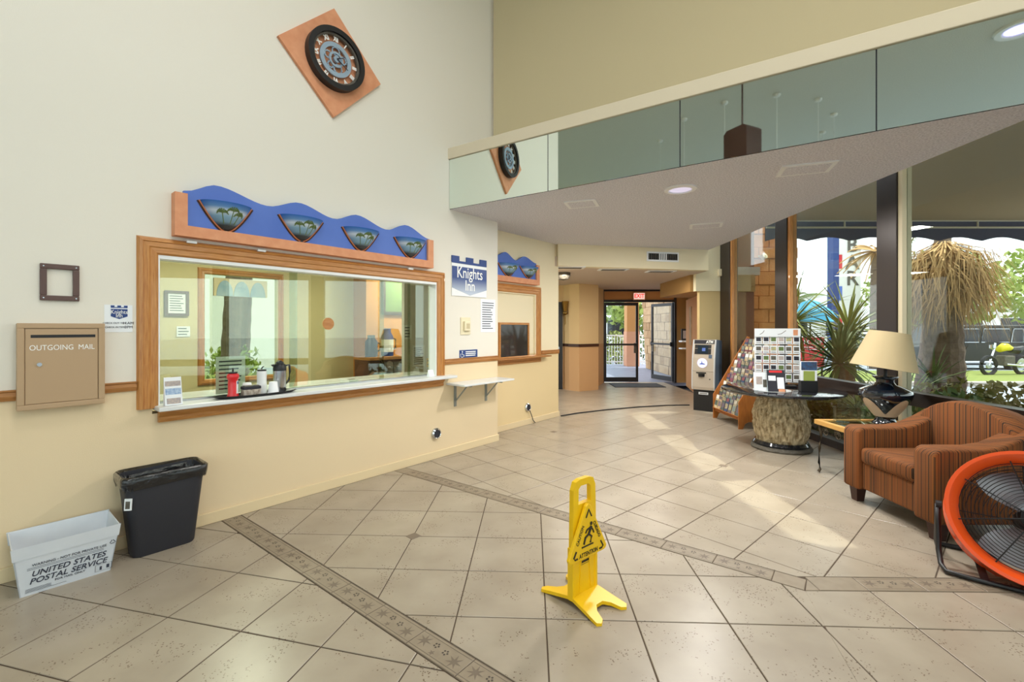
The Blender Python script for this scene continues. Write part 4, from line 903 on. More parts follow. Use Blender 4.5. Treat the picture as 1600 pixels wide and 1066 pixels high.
# ------------------------------------------------------------------ cash machine
t = thing('cash_machine', 'silver and blue-grey cash machine on a black base by the hall corner', 'cash machine', (3.195, 8.05, 0), math.atan2(-.627, .778))
Wa = .345
MB().box(.0, Wa, 0, .42, 0, .36).build('base', 'black', t, bevel=.004)
MB().box(.09, .25, -.003, 0, .285, .325).build('base_label', 'paper', t); MB().box(.105, .235, -.004, -.003, .298, .312).build('print_line', 'stone_grey', t)
side = [(0, .36), (.46, .36), (.46, 1.22), (.13, 1.24), (.075, 1.235), (.03, 1.08), (.0, .92), (-.015, .70), (-.02, .42)]
MB().prism(side, -.012, Wa+.012, 'x').build('body', 'atm_blue', t, bevel=.006)
fs_ = [(-.02, .37), (.0, .37), (.0, .42), (.02, .70), (.035, .92), (.065, 1.08), (.11, 1.235), (.075, 1.24), (.03, 1.085), (-.005, .92), (-.025, .70), (-.032, .42)]
MB().prism([(y-.012, z) for y, z in fs_], .0, Wa, 'x').build('fascia', 'atm_silver', t)
for x0, x1 in ((-.02, .0), (Wa, Wa+.02)): MB().prism([(y-.016, z) for y, z in fs_], x0, x1, 'x').build('edge_strip', 'atm_edge', t, bevel=.003)
def fy(z):
    for (y0, z0), (y1, z1) in zip(((-.044, .42), (-.037, .70), (-.017, .92), (.018, 1.085), (.063, 1.24)), ((-.037, .70), (-.017, .92), (.018, 1.085), (.063, 1.24), (.09, 1.3))):
        if z0 <= z <= z1: return y0 + (y1-y0)*(z-z0)/(z1-z0)
    return -.044
def fpan(x0, x1, z0, z1, o, m, nm, par=None):
    return MB().add([(x0, fy(z0)-o, z0), (x1, fy(z0)-o, z0), (x1, fy(z1)-o, z1), (x0, fy(z1)-o, z1), (x0, fy(z0)+.004, z0), (x1, fy(z0)+.004, z0), (x1, fy(z1)+.004, z1), (x0, fy(z1)+.004, z1)], [(0, 1, 2, 3), (0, 4, 5, 1), (2, 6, 7, 3), (1, 5, 6, 2), (0, 3, 7, 4)]).build(nm, m, par or t)
fpan(.005, Wa-.005, 1.165, 1.232, .003, 'ink', 'topper'); text('lettering', 'ATM', .062, 'letter_white', t, (Wa*.76, fy(1.2)-.007, 1.198), (R(72), 0, 0), .003, .9)
sc = fpan(.02, Wa-.05, .985, 1.15, .003, 'black', 'screen_bezel'); fpan(.07, Wa-.1, 1.0, 1.135, .006, 'screen', 'screen', sc)
fpan(.145, .20, 1.04, 1.095, .008, 'wave_blue', 'screen_logo', sc)
fpan(Wa-.085, Wa-.03, .92, .98, .006, 'atm_blue', 'card_slot')
MB().disc((.16, fy(.84)-.012, .835), .082, 28, 'y', .01).build('lit_badge', 'lit', t); MB().prism([(.11, .81), (.21, .81), (.2, .825), (.165, .835), (.155, .88), (.145, .835), (.12, .825)], fy(.84)-.014, fy(.84)-.012, 'y').build('badge_drawing', 'wave_blue', t)
fpan(.06, Wa-.12, .655, .675, .006, 'black', 'dispenser_slot'); MB().lathe([(0, -.03), (.05, -.02), (.055, .03), (0, .03)], 16, (.15, fy(.63)-.005, .62), math.pi, 2*math.pi).build('dispenser_mouth', 'black', t); MB().disc((Wa-.06, fy(.56)-.004, .56), .012, 12, 'y', .004).build('keyhole', 'stone_grey', t)
fpan(.0, Wa, .688, .692, .002, 'stone_grey', 'panel_seam')

# ------------------------------------------------------------------ wooden brochure rack (faces the room, -X)
bk = thing('brochure_rack', 'slanted wooden brochure rack beside the window wall', 'rack', (3.23, 6.93, 0), 0)
prof = [(0, 0), (.06, 0), (.09, .07), (.14, .10), (.42, .10), (.47, .07), (.5, 0), (.57, 0), (.585, 1.30), (.55, 1.31), (0, .38)]
for y in (-.42, .40): MB().prism(prof, y, y+.02, 'y').build('side_panel', 'rack_wood', bk, bevel=.003)
MB().add([(.02, -.4, .12), (.02, .4, .12), (.57, .4, 1.27), (.57, -.4, 1.27), (.06, -.4, .12), (.06, .4, .12), (.58, .4, 1.22), (.58, -.4, 1.22)], [(0, 1, 2, 3), (7, 6, 5, 4), (0, 3, 7, 4), (1, 5, 6, 2)]).build('back_panel', 'rack_wood', bk)
nR, nC = 9, 7
pal = ['8d8a6a', '4a4f6e', 'a8553f', '6d8f9a', 'd8c9a0', '3f3b48', 'c9b04a', '7a4f86', '58724a', 'd9d4cc', '2f5f8f', 'b08a6a']
for i, c in enumerate(pal): M('cover_%d' % i, c, .45, noise=(38, .22), col2=pal[(i*5+3) % len(pal)])
MB_me = []
for i in range(len(pal)):
    mb = MB().box(-.047, .047, 0, .006, 0, .21); mb.cur = 1; mb.box(-.043, .043, -.0012, 0, .15, .2); mb.cur = 2; mb.box(-.04, .04, -.0012, 0, .04, .12)
    MB_me.append(mb.mesh('brochure', ['cover_%d' % i, 'paper' if i % 3 == 0 else 'cover_%d' % ((i+4) % 12), 'cover_%d' % ((i+7) % 12)]))
slant = math.atan2(.55, .93)
for r in range(nR):
    f = (r+.35)/nR; bxx = 3.23 + .02 + .50*f - .02; bz = .14 + 1.0*f
    sh = MB().box(3.23+.52*f-.035-3.23, .52*f+.02, -.40, .40, bz-.008, bz).build('pocket_shelf', 'rack_wood', bk)
    for c in range(nC):
        b = tag(bpy.data.objects.new('brochure', MB_me[(r*5+c*3+rnd.randint(0, 3)) % 12]), 'small travel brochure in the wooden rack, row %d above its floor' % (r+1), 'brochure', 'brochures in the wooden rack')
        COL.objects.link(b); b.location = (3.23+.52*f-.018, 6.93-.345+c*.115, bz+.001); b.rotation_euler = (R(-14), rnd.uniform(-.02, .02), R(-90))

# ------------------------------------------------------------------ stone pedestal table with racks
tc_ = Vector((3.235, 5.5, 0))
t = thing('stone_table', 'round black-topped table on a rough barrel-shaped stone pedestal', 'table', tc_)
MB().lathe([(0, .672), (.62, .672), (.655, .69), (.655, .705), (.64, .712), (0, .712)], 56).build('tabletop', 'granite', t, smooth=True)
me = MB(); prof = []
n, k = 60, 24; vs = []
for i in range(n):
    for j in range(k+1):
        u = j/k; r = .225 + .075*math.sin(math.pi*(u*.9+.12)); a = 2*math.pi*i/n; r *= 1 + .03*math.sin(a*11+3*math.sin(u*7)) + rnd.uniform(-.03, .03); vs.append((r*math.cos(a), r*math.sin(a), .09+.582*u))
me.add(vs, [(i*(k+1)+j, ((i+1) % n)*(k+1)+j, ((i+1) % n)*(k+1)+j+1, i*(k+1)+j+1) for i in range(n) for j in range(k)]); me.build('pedestal', 'stone_beige', t)
MB().lathe([(.25, .05), (.29, .05), (.3, .07), (.28, .1), (.24, .1)], 40).build('collar', 'granite', t, smooth=True)
vs = []; me = MB()
pr = [(0, 0), (.315, 0), (.325, .02), (.31, .05), (0, .052)]
me.lathe([(r*(1), z) for r, z in pr], 48); me.v = [(x*(1+.02*math.sin(9*math.atan2(y, x))+rnd.uniform(-.012, .012)), y*(1+rnd.uniform(-.012, .012)), z) for x, y, z in me.v]; me.build('plinth', 'stone_grey', t)
ZB = .713
t = thing('table_mat', 'round pale mat lying flat on the black table top', 'mat', (3.06, 5.38, ZB)); MB().lathe([(0, 0), (.2, 0), (.2, .003), (0, .003)], 40).build('disc', 'white_counter', t)
ZB2 = ZB
def on_table(px, py): return FL(px, py, ZB)
# wire card rack
rk = thing('card_rack', 'white wire rack of small cards with a header sign on the stone table', 'rack', (3.34, 5.76, ZB), R(-18))
Wk = .25
for x in (-Wk, 0, Wk): MB().tube([(x, 0, .02), (x, .0, .70)], .005, 6).build('post', 'white_plastic', rk)
for z in (.05, .17, .29, .41, .53, .62): MB().tube([(-Wk, -.01, z), (Wk, -.01, z)], .003, 5).build('wire', 'white_plastic', rk)
MB().box(-.2, .2, -.10, .06, 0, .02).build('base', 'black', rk, bevel=.004)
hs = MB().box(-.26, .25, -.04, -.034, .625, .725).build('header_sign', 'paper', rk)
MB().tube([(-.2, -.041, .65), (-.17, -.041, .67), (-.15, -.041, .70)], .003, 4).build('print_mark', 'stone_grey', hs); MB().tube([(0, -.041, .65), (.04, -.041, .66), (.09, -.041, .70)], .003, 4).build('print_mark', 'stone_grey', hs); MB().box(.17, .22, -.042, -.04, .64, .71).build('print_mark', 'salmon', hs)
cm = []
for i in range(5):
    mb = MB().box(-.036, .036, 0, .004, 0, .10); mb.cur = 1; mb.box(-.028, .028, -.001, 0, .035, .085); mb.cur = 2; mb.box(-.028, .028, -.001, 0, .012, .02)
    cm.append(mb.mesh('card', ['paper', ['leaf_dark', 'stone_grey', 'photo_mix', 'cover_3', 'ink'][i], 'stone_grey']))
for r in range(5):
    for c in range(6):
        o = tag(bpy.data.objects.new('card', cm[(r*2+c+rnd.randint(0, 1)) % 5]), 'small white picture card in the wire rack, row %d above its base' % (r+1), 'card', 'cards in the wire rack'); COL.objects.link(o)
        o.matrix_world = Matrix.Translation((3.34, 5.76, ZB)) @ Matrix.Rotation(R(-18), 4, 'Z') @ Matrix.Translation((-.21+c*.084, -.02-.006*(c % 2), .06+r*.117)) @ Matrix.Rotation(R(-5), 4, 'X')
def stand(name, lab, p, rz, wd, ht, mats, lean=10):
    t = thing(name, lab, 'leaflet', p, rz)
    a = MB().box(-wd/2, wd/2, 0, .004, 0, ht).build('holder', G_CLEAR, t); b = MB().box(-wd/2+.004, wd/2-.004, -.003, 0, .004, ht-.004).build('sheet', mats[0], t)
    MB().box(-wd/2, wd/2, .004, .07, 0, .004).build('foot', G_CLEAR, t)
    for i, (m, x0, x1, z0, z1) in enumerate(mats[1]): MB().box(x0*wd, x1*wd, -.0045, -.003, z0*ht, z1*ht).build('picture', m, b)
    for o in (a, b): o.rotation_euler.x = R(-lean)
    return t
p = FL(1189, 611, ZB); stand('leaflet_stand', 'clear stand with a white photo leaflet on the table edge', p, R(-10), .16, .22, ('paper', [('photo_mix', -.3, .1, .35, .75), ('stone_grey', .15, .4, .2, .6)]), 6)
p = FL(1214, 613, ZB); stand('menu_stand', 'dark collage leaflet in a slanted acrylic stand on the table', p, R(-14), .19, .26, ('ink', [('red', -.35, .35, .86, .95), ('paper', -.42, -.02, .5, .72), ('paper', .05, .42, .15, .65), ('salmon', .1, .45, .02, .14)]), 14)
p = FL(1265, 613, ZB)
t = thing('leaflet_box', 'black box holder with blue and green leaflets on the table', 'holder', p, R(-8)); MB().box(-.09, .09, 0, .07, 0, .13).build('box', 'black', t, bevel=.004)
MB().box(-.085, .085, .012, .03, .02, .35).build('leaflet', 'paper', t); MB().box(-.083, .083, .0105, .012, .25, .345).build('leaflet_cover', 'cover_10', t); MB().box(-.06, .06, .0105, .012, .13, .24).build('leaflet_cover', 'leaf_light', t)

# ------------------------------------------------------------------ side table, acrylic box, lamp
t = thing('side_table', 'low glass-topped side table with curled iron legs behind the armchair', 'table', (3.04, 3.98, 0))
fr = MB()
for bx_ in ((0, .78, 0, .05), (0, .78, .57, .62), (0, .05, .05, .57), (.73, .78, .05, .57)): MB().box(bx_[0], bx_[1], bx_[2], bx_[3], .485, .53).build('top_rail', 'table_tan', t, bevel=.004)
MB().box(.05, .73, .05, .57, .512, .522).build('glass_top', G_CLEAR, t)
for x, y in ((.03, .03), (.75, .03), (.03, .59), (.75, .59)):
    MB().tube([(x, y, .485), (x+.025, y, .40), (x+.005, y, .25), (x-.0, y, .10), (x+.012, y, .035), (x-.006, y, .012)], [.012, .016, .013, .011, .012, .014], 8).build('leg', 'iron', t, smooth='all')
for k in range(3):
    c = .14+.17*k; MB().tube([(.02, c+.045*math.cos(q)*(1-q/14), .43+.045*math.sin(q)*(1-q/14)) for q in [i*.6 for i in range(16)]], .005, 5).build('scroll', 'iron', t)
t = thing('acrylic_holder', 'clear empty acrylic holder on the side table', 'holder', FL(1323, 660, .53), R(-20))
for bx_ in ((-.1, .1, -.05, -.046, 0, .15), (-.1, .1, .046, .05, 0, .17), (-.1, -.096, -.046, .046, 0, .15), (.096, .1, -.046, .046, 0, .15), (-.1, .1, -.046, .046, 0, .004)): MB().box(*bx_).build('panel', G_CLEAR, t)
lp_ = thing('table_lamp', 'dark glazed urn lamp with a crooked beige shade on the side table', 'lamp', (3.56, 4.36, .531))
MB().lathe([(0, 0), (.1, 0), (.105, .012), (.085, .03), (.075, .06), (.08, .075)], 40).build('foot', 'lamp_blue', lp_, smooth=True)
MB().lathe([(.078, .07), (.11, .115), (.165, .19), (.2, .25), (.212, .295), (.2, .325), (.15, .352), (.085, .375), (.068, .40), (.07, .425), (.1, .448), (.1, .458), (.06, .462), (0, .462)], 48).build('urn', 'lamp_blue', lp_, smooth=True)
dr_ = MB(); n = 60; vs = []
for i in range(n):
    a = 2*math.pi*i/n; w_ = .5-.5*math.cos(4*(a+R(129))); zt = .105 + .15*(w_**.8)
    for j in range(7):
        z = .075 + (zt-.075)*j/6; pts_ = [(.07, .079), (.115, .112), (.19, .167), (.25, .202), (.295, .214)]
        for (z0, r0), (z1, r1) in zip(pts_, pts_[1:]):
            if z0 <= z <= z1 + 1e-6: r = r0+(r1-r0)*(z-z0)/(z1-z0)
        vs.append(((r+.0035)*math.cos(a), (r+.0035)*math.sin(a), z))
dr_.add(vs, [(i*7+j, ((i+1) % n)*7+j, ((i+1) % n)*7+j+1, i*7+j+1) for i in range(n) for j in range(6)]); dr_.build('glaze_drip', 'lamp_tan', lp_, smooth='all')
MB().tube([(0, 0, .46), (0, 0, .56)], .016, 10).build('stem', 'black', lp_)
sh = MB(); sh.lathe([(.262, 0), (.158, .345), (.155, .345), (.258, 0)], 48); so = sh.build('shade', 'shade', lp_, smooth=True); so.location = (-.02, 0, .53); so.rotation_euler = (R(2), R(9), 0)

# ------------------------------------------------------------------ armchair
m = M('stripe', '6b3a20', .85); nt = m.node_tree; b_ = nt.nodes['Principled BSDF']; tcn = nt.nodes.new('ShaderNodeTexCoord'); sp = nt.nodes.new('ShaderNodeSeparateXYZ'); nt.links.new(tcn.outputs['Object'], sp.inputs[0])
ad = nt.nodes.new('ShaderNodeMath'); ad.operation = 'ADD'; nt.links.new(sp.outputs[0], ad.inputs[0]); nt.links.new(sp.outputs[1], ad.inputs[1])
n1 = nt.nodes.new('ShaderNodeTexNoise'); n1.noise_dimensions = '1D'; n1.inputs['Scale'].default_value = 85; n1.inputs['Detail'].default_value = 3; nt.links.new(ad.outputs[0], n1.inputs['W'])
rp = nt.nodes.new('ShaderNodeValToRGB'); nt.links.new(n1.outputs[0], rp.inputs[0]); e = rp.color_ramp.elements; e[0].position = .3; e[0].color = (*lin('22140a'), 1); e[1].position = .72; e[1].color = (*lin('3a2512'), 1)
for p_, c_ in ((.42, '523619'), (.5, '8a4a18'), (.56, '553819'), (.63, '9a5a20')): e.new(p_).color = (*lin(c_), 1)
nt.links.new(rp.outputs[0], b_.inputs['Base Color'])
ch = thing('armchair', 'rust and brown striped club armchair with a rounded back', 'armchair', (2.83, 3.485, 0))
def arm(y0, y1):
    pr = [(.0, .12), (0, .58), (.012, .615), (.05, .63), (.33, .628), (.45, .645), (.58, .70), (.7, .765), (.8, .785), (.86, .76), (.88, .70), (.88, .12)]
    MB().prism(pr, y0, y1, 'y').build('arm', 'stripe', ch, smooth=True, bevel=.022, seg=3)
arm(-.425, -.255); arm(.255, .425)
MB().prism([(.035, .13), (.035, .35), (.85, .33), (.85, .13)], -.255, .255, 'y').build('seat_base', 'stripe', ch, bevel=.015)
MB().box(.01, .66, -.252, .252, .345, .475).build('seat_cushion', 'stripe', ch, smooth=True, bevel=.035, seg=3)
bp = [(-.42, .35)] + [(.42*math.cos(math.pi*(1-q/16))*1.0, .62 + .255*math.sin(math.pi*q/16)) for q in range(17)] + [(.42, .35)]
bo = MB(); n = len(bp); bo.add([(.60, y*.93, z) for y, z in bp] + [(.68, y, z+.01) for y, z in bp] + [(.86, y, z-.03) for y, z in bp], [tuple(range(n)), tuple(range(2*n, 3*n))[::-1]] + [(r*n+i, r*n+(i+1) % n, (r+1)*n+(i+1) % n, (r+1)*n+i) for r in range(2) for i in range(n)])
bo.build('backrest', 'stripe', ch, smooth=True, bevel=.012, seg=2)
for x, y in ((.04, -.40), (.04, .32), (.74, -.40), (.74, .32)): MB().taper((x+.01, x+.07, y+.01, y+.07, 0), (x, x+.085, y, y+.085, .125)).build('foot', 'wood_dark', ch)

# ------------------------------------------------------------------ drum fan
fn = thing('drum_fan', 'orange drum floor fan with black wire guard on a bent tube stand', 'fan', (2.955, 2.60, 0), R(-40)); fn.scale = (.93, .93, .93)
fz = .375; TILT = R(-24)
def fpart(mb, nm, m, **k):
    o = mb.build(nm, m, fn, **k); o.location = (0, 0, fz); o.rotation_euler = (TILT, 0, 0); return o
def ylathe(prof, n=56):
    mb = MB(); k = len(prof); vs = [(r*math.cos(2*math.pi*i/n), y, r*math.sin(2*math.pi*i/n)) for i in range(n) for r, y in prof]
    return mb.add(vs, [(i*k+q, ((i+1) % n)*k+q, ((i+1) % n)*k+q+1, i*k+q+1) for i in range(n) for q in range(k-1)])
fpart(ylathe([(.322, -.07), (.36, -.125), (.375, -.14), (.395, -.14), (.397, -.125), (.38, -.1), (.375, .1), (.388, .13), (.378, .13), (.352, .1), (.322, -.07)]), 'drum', 'orange_fan', smooth=True)
gd = MB()
for i in range(17):
    r = .04 + i*.0178; gd.tube([(r*math.cos(2*math.pi*q/40), -.095 - .03*(1-(r/.345)**2), r*math.sin(2*math.pi*q/40)) for q in range(40)], .0022, 4, True)
tag(fpart(gd, 'guard_rings', 'wire_black'), kind='stuff')
for q in range(8):
    a = R(q*45+14); fpart(MB().tube([(r*math.cos(a), -.097-.03*(1-(r/.345)**2), r*math.sin(a)) for r in (.04, .15, .25, .34)], .0038, 5), 'guard_spoke', 'wire_black')
rg = MB()
for i in range(9): rg.tube([(.36*(i+1)/9*math.cos(2*math.pi*q/32), .11, .36*(i+1)/9*math.sin(2*math.pi*q/32)) for q in range(32)], .002, 4, True)
for q in range(4): rg.tube([(-.36*math.cos(R(45*q)), .11, -.36*math.sin(R(45*q))), (.36*math.cos(R(45*q)), .11, .36*math.sin(R(45*q)))], .003, 4)
tag(fpart(rg, 'rear_guard', 'wire_black'), kind='stuff')
M('blade_grey', '8f959c', .35, metal=.5)
for q in range(3):
    a0 = 2*math.pi*q/3; mb = MB(); vs = []
    for i in range(7):
        r = .06 + .24*i/6; ww = .28 + .12*math.sin(math.pi*i/6)
        for j in range(5): aa = a0 + ww*(j/2-1)*1.3; vs.append((r*math.cos(aa), .03 - .045*(j/2-1), r*math.sin(aa)))
    mb.add(vs, [(i*5+j, i*5+j+1, i*5+j+6, i*5+j+5) for i in range(6) for j in range(4)]); fpart(mb, 'blade', 'blade_grey', smooth='all')
fpart(ylathe([(0, -.04), (.05, -.035), (.065, -.01), (.07, .09), (0, .1)], 24), 'motor', 'black', smooth=True)
fpart(ylathe([(0, -.135), (.045, -.133), (.045, -.127), (0, -.127)], 24), 'guard_badge', 'atm_edge')
for sg in (-1, 1):
    MB().tube([(sg*.40, 0, fz), (sg*.43, 0, fz)], .025, 10).build('pivot_knob', 'black', fn)
    x = sg*.42
    MB().tube([(x, 0, fz), (x, -.03, .25), (x, -.08, .10), (x*.98, -.15, .035), (x*.93, -.21, .018), (x*.7, -.22, .018), (0, -.22, .018)], .0155, 8).build('stand_tube', 'wire_black', fn, smooth='all')
    MB().tube([(x, 0, fz), (x, .04, .25), (x, .1, .10), (x*.98, .2, .035), (x*.93, .27, .018), (x*.7, .28, .018), (0, .28, .018)], .0155, 8).build('stand_tube', 'wire_black', fn, smooth='all')
    MB().box(sg*.22-.02, sg*.22+.02, -.22, .28, .022, .028).build('cross_bar', 'wire_black', fn)

# ------------------------------------------------------------------ outside: canopy, awning, ground
struct('canopy_roof', MB().box(4.02, 13, -8, 7.9, 3.30, 3.36), 'canopy')
aw = thing('awning', 'navy scalloped awning hanging from the canopy edge', 'awning', (4.4, 7.93, -.25))
ptsA = [(0, 3.52)]; sc_w = .75
xs = 0; top = [(0, 3.56), (9.5, 3.56)]; low = []
for i in range(13*6+1):
    x = 9.5*i/(13*6); low.append((x, 3.20 + .07*abs(math.sin(math.pi*x/sc_w))))
MB().prism(top + low[::-1], 0, .02, 'y').build('valance', 'awning', aw)
for z in (3.43, 3.55): MB().tube([(0, -.03, z), (9.5, -.03, z)], .018, 6).build('rail', 'pipe', aw)
for i in range(9): MB().tube([(1.15*i+.2, -.03, 3.43), (1.15*i+.2, -.03, 3.55)], .015, 5).build('rail_post', 'pipe', aw)
struct('ground_bed', MB().box(4.02, 10.5, -8, 11.5, -.35, -.12), 'soil')
struct('ground_lawn', MB().box(-30, 70, 11.5, 19.0, -.4, -.22).box(10.5, 70, -30, 11.5, -.4, -.2), 'asphalt')
struct('lawn', MB().box(8.0, 60, 13.2, 17.0, -.3, -.15), 'grass')
struct('road', MB().box(-40, 90, 17, 60, -.5, -.38), 'asphalt')
struct('kerb', MB().box(8.0, 60, 12.9, 13.2, -.3, -.1), 'kerb')
struct('ground_front', MB().box(-40, 10.5, -40, -8.1, -.4, -.15), 'asphalt')
# split-face block pier outside the first pane
pr_ = bpy.data.objects.new('wall_block', None); COL.objects.link(pr_); tag(pr_, kind='structure')
MB().box(4.64, 5.62, 9.06, 9.3, -.2, 3.4).build('core', 'orange_block', pr_)
z = -.15; row = 0
while z < 3.3:
    x = 4.63 - (0 if row % 2 else .22); hgt = .26 if row % 3 else .22
    while x < 5.6:
        x0, x1 = max(x, 4.63), min(x+.44, 5.63)
        if x1-x0 > .05:
            d_ = .0 if row % 2 else .03; MB().box(x0+.006, x1-.006, 9.02-d_-rnd.random()*.012, 9.08, z+.006, z+hgt-.006).build('block', 'orange_block', pr_, bevel=.008)
        x += .44
    z += hgt; row += 1
struct('wall_smooth', MB().box(4.04, 4.62, 8.72, 9.0, -.2, 3.4), 'smooth_brown')
t = thing('flood_light', 'small cream flood light on the block pier', 'lamp', PX(1193, 401, 8.95)); MB().lathe([(0, -.05), (.05, -.04), (.06, .04), (0, .06)], 14).build('head', 'cream_plastic', t).rotation_euler = (R(60), R(40), 0); MB().tube([(-.1, .06, .02), (0, 0, .0)], .015, 6).build('arm', 'cream_plastic', t)

# ------------------------------------------------------------------ plants
def blade(L, wd, curl, n=5):
    mb = MB(); vs = []
    for i in range(n+1):
        u = i/n; a = curl*u; x = L*(math.sin(a)/curl if curl else u); z = -L*((1-math.cos(a))/curl if curl else 0); h = wd*(1-u)**.6*(.5+.5*min(1, u*4))
        vs += [(x, -h, z), (x, 0, z-h*.35), (x, h, z)]
    mb.add(vs, [(i*3+j, i*3+j+1, i*3+j+4, i*3+j+3) for i in range(n) for j in range(2)]); return mb
lf_me = {m: [blade(1.0, .036, .35).mesh('leaf', m, recalc=False), blade(1.0, .032, .8).mesh('leaf', m, recalc=False)] for m in ('leaf', 'leaf_dark', 'leaf_light')}
def yucca(lab, loc, sz, n, m, trunk=0., lo=-15, hi=85, group=None):
    t = thing('spiky_plant', lab, 'plant', loc, 0, group)
    MB().tube([(0, 0, -.05), (.02, 0, max(trunk, .12)*.5), (0, 0, max(trunk, .12))], [.09*sz, .08*sz, .06*sz], 8).build('stem', 'bark', t)
    for i in range(n):
        o = link('leaf', rnd.choice(lf_me[m]), t, (0, 0, trunk)); el = R(rnd.uniform(lo, hi)); o.rotation_euler = (rnd.uniform(-.4, .4), -el, rnd.uniform(0, 6.28)); s_ = sz*rnd.uniform(.7, 1.1); o.scale = (s_, sz, s_)
    return t
yucca('large spiky yucca right outside the window behind the stone table', (5.6, 7.8, -.12), 1.0, 110, 'leaf_dark', .95, -40)
yucca('broad yellow-green yucca next to the large one outside the window', (7.0, 9.5, -.12), 1.2, 110, 'leaf', 1.45, -50)
yucca('feathery yucca outside beside the block pier', (6.7, 10.9, -.12), 1.3, 110, 'leaf', 1.7, -60)
yucca('low yellow-green spiky plant between the yuccas', (6.3, 7.3, -.12), .8, 60, 'leaf_light', .3, 0)
yucca('arching spiky plant at the foot of the block pier', (5.0, 6.6, -.12), .6, 50, 'leaf', .35, 0)
yucca('low fan-leaved plant outside next to the palm trunk', (7.75, 8.4, -.12), .8, 26, 'leaf_dark', .55, 5, 80)
def foliage(n, rx, ry, rz, size, m, seed):
    r_ = random.Random(seed); mb = MB()
    for i in range(n):
        u = Vector((r_.gauss(0, 1), r_.gauss(0, 1), r_.gauss(0, 1))).normalized() * (r_.random()**.4); c = Vector((u.x*rx, u.y*ry, u.z*rz))
        a = Vector((r_.gauss(0, 1), r_.gauss(0, 1), r_.gauss(0, 1))).normalized()*size; b = a.cross(Vector((r_.gauss(0, 1), r_.gauss(0, 1), r_.gauss(0, 1)))).normalized()*size*.45
        mb.add([c-a, c+b, c+a, c-b], [(0, 1, 2, 3)])
    return mb
def shrub(lab, loc, rx, ry, rz, n, size, m, seed, group=None, name='shrub'):
    t = thing(name, lab, 'shrub', loc, 0, group); f = foliage(n, rx, ry, rz, size, m, seed).build('foliage', m, t, recalc=False); f.location = (0, 0, rz*.9)
    for k in range(3): MB().tube([(0, 0, -.02), (rx*.3*math.cos(k*2.1), ry*.3*math.sin(k*2.1), rz)], .015, 5).build('stem', 'bark', t)
    return t
i = 0
for x, y, r, m in ((4.75, 7.0, .42, 'leaf_croton'), (4.7, 5.9, .4, 'leaf_dark'), (4.75, 4.9, .42, 'leaf_croton'), (4.8, 3.9, .45, 'leaf'), (5.7, 5.9, .5, 'leaf_dark'), (6.4, 6.6, .55, 'leaf_croton'), (7.6, 7.0, .5, 'leaf_croton'), (8.8, 7.2, .5, 'leaf'), (4.6, 8.0, .35, 'leaf_dark')):
    shrub('leafy low shrub in the bed outside the glass', (x, y, -.12), r, r, r*.8, 420, .07, m, 40+i, 'shrubs in the bed outside the glass'); i += 1
# thatch-skirted palm
def palm_trunk(mb, p0, p1, r0, r1, n=18):
    p0, p1 = Vector(p0), Vector(p1); pts = []; rs = []
    for i in range(n+1): pts.append(p0.lerp(p1, i/n)); rs.append((r0+(r1-r0)*i/n)*(1+.09*(i % 2)))
    mb.tube(pts, rs, 14); return mb
pl_ = thing('skirted_palm', 'thick-trunked palm with a hanging skirt of dry thatch outside the window', 'palm tree', (8.8, 9.3, -.15))
palm_trunk(MB(), (0, 0, 0), (-.03, 0, 2.9), .33, .25).build('trunk', 'bark', pl_)
bt = MB()
for k in range(90):
    a = rnd.uniform(0, 6.28); z = rnd.uniform(.2, 2.4); r = .31-.02*z; bt.add([(r*math.cos(a-.1), r*math.sin(a-.1), z), (r*math.cos(a+.1), r*math.sin(a+.1), z), ((r+.09)*math.cos(a), (r+.09)*math.sin(a), z+.2)], [(0, 1, 2)])
tag(bt.build('boots', 'bark', pl_, recalc=False), kind='stuff')
sk = MB()
for k in range(1500):
    a = rnd.uniform(0, 6.28); z0 = rnd.uniform(2.3, 3.35); r0 = .15; L_ = rnd.uniform(.5, 1.15); out = rnd.uniform(.25, 1.0); a2 = a+rnd.uniform(-.25, .25); q = .012
    p1 = (r0*math.cos(a), r0*math.sin(a), z0); p2 = ((r0+out*.7)*math.cos(a), (r0+out*.7)*math.sin(a), z0-L_*.25); p3 = ((r0+out)*math.cos(a2), (r0+out)*math.sin(a2), z0-L_)
    t_ = (-math.sin(a)*q, math.cos(a)*q)
    sk.add([(p1[0]-t_[0], p1[1]-t_[1], p1[2]), (p1[0]+t_[0], p1[1]+t_[1], p1[2]), (p2[0]+t_[0], p2[1]+t_[1], p2[2]), (p2[0]-t_[0], p2[1]-t_[1], p2[2]), p3], [(0, 1, 2, 3), (3, 2, 4)])
tag(sk.build('thatch_skirt', 'thatch', pl_, recalc=False), kind='stuff')
def frond_tree(lab, loc, h, lean, r, nf, L, m, group=None):
    t = thing('palm_tree', lab, 'palm tree', loc, 0, group); palm_trunk(MB(), (0, 0, 0), (lean, 0, h), r, r*.7).build('trunk', 'bark', t)
    for i in range(nf):
        a = 6.283*i/nf+rnd.uniform(-.2, .2); el = rnd.uniform(-.5, .9); mb = MB(); pts = []
        for q in range(9):
            u = q/8; dd = L*u; z = dd*math.sin(el)-.55*L*u*u; x = dd*math.cos(el); pts.append((x, 0, z))
        mb.tube(pts, .02, 4)
        for q in range(2, 33):
            u = q/33*8; k0 = min(int(u), 7); w_ = u-k0; x = pts[k0][0]*(1-w_)+pts[k0+1][0]*w_; z = pts[k0][2]*(1-w_)+pts[k0+1][2]*w_; ll = L*.28*math.sin(math.pi*min(1, q/33+.12))
            for s_ in (-1, 1): mb.add([(x-.02, 0, z), (x+.03, 0, z), (x+ll*.5, s_*ll*.8, z-ll*.35)], [(0, 1, 2)])
        o = mb.build('frond', m, t, recalc=False); o.location = (lean, 0, h); o.rotation_euler.z = a
    return t
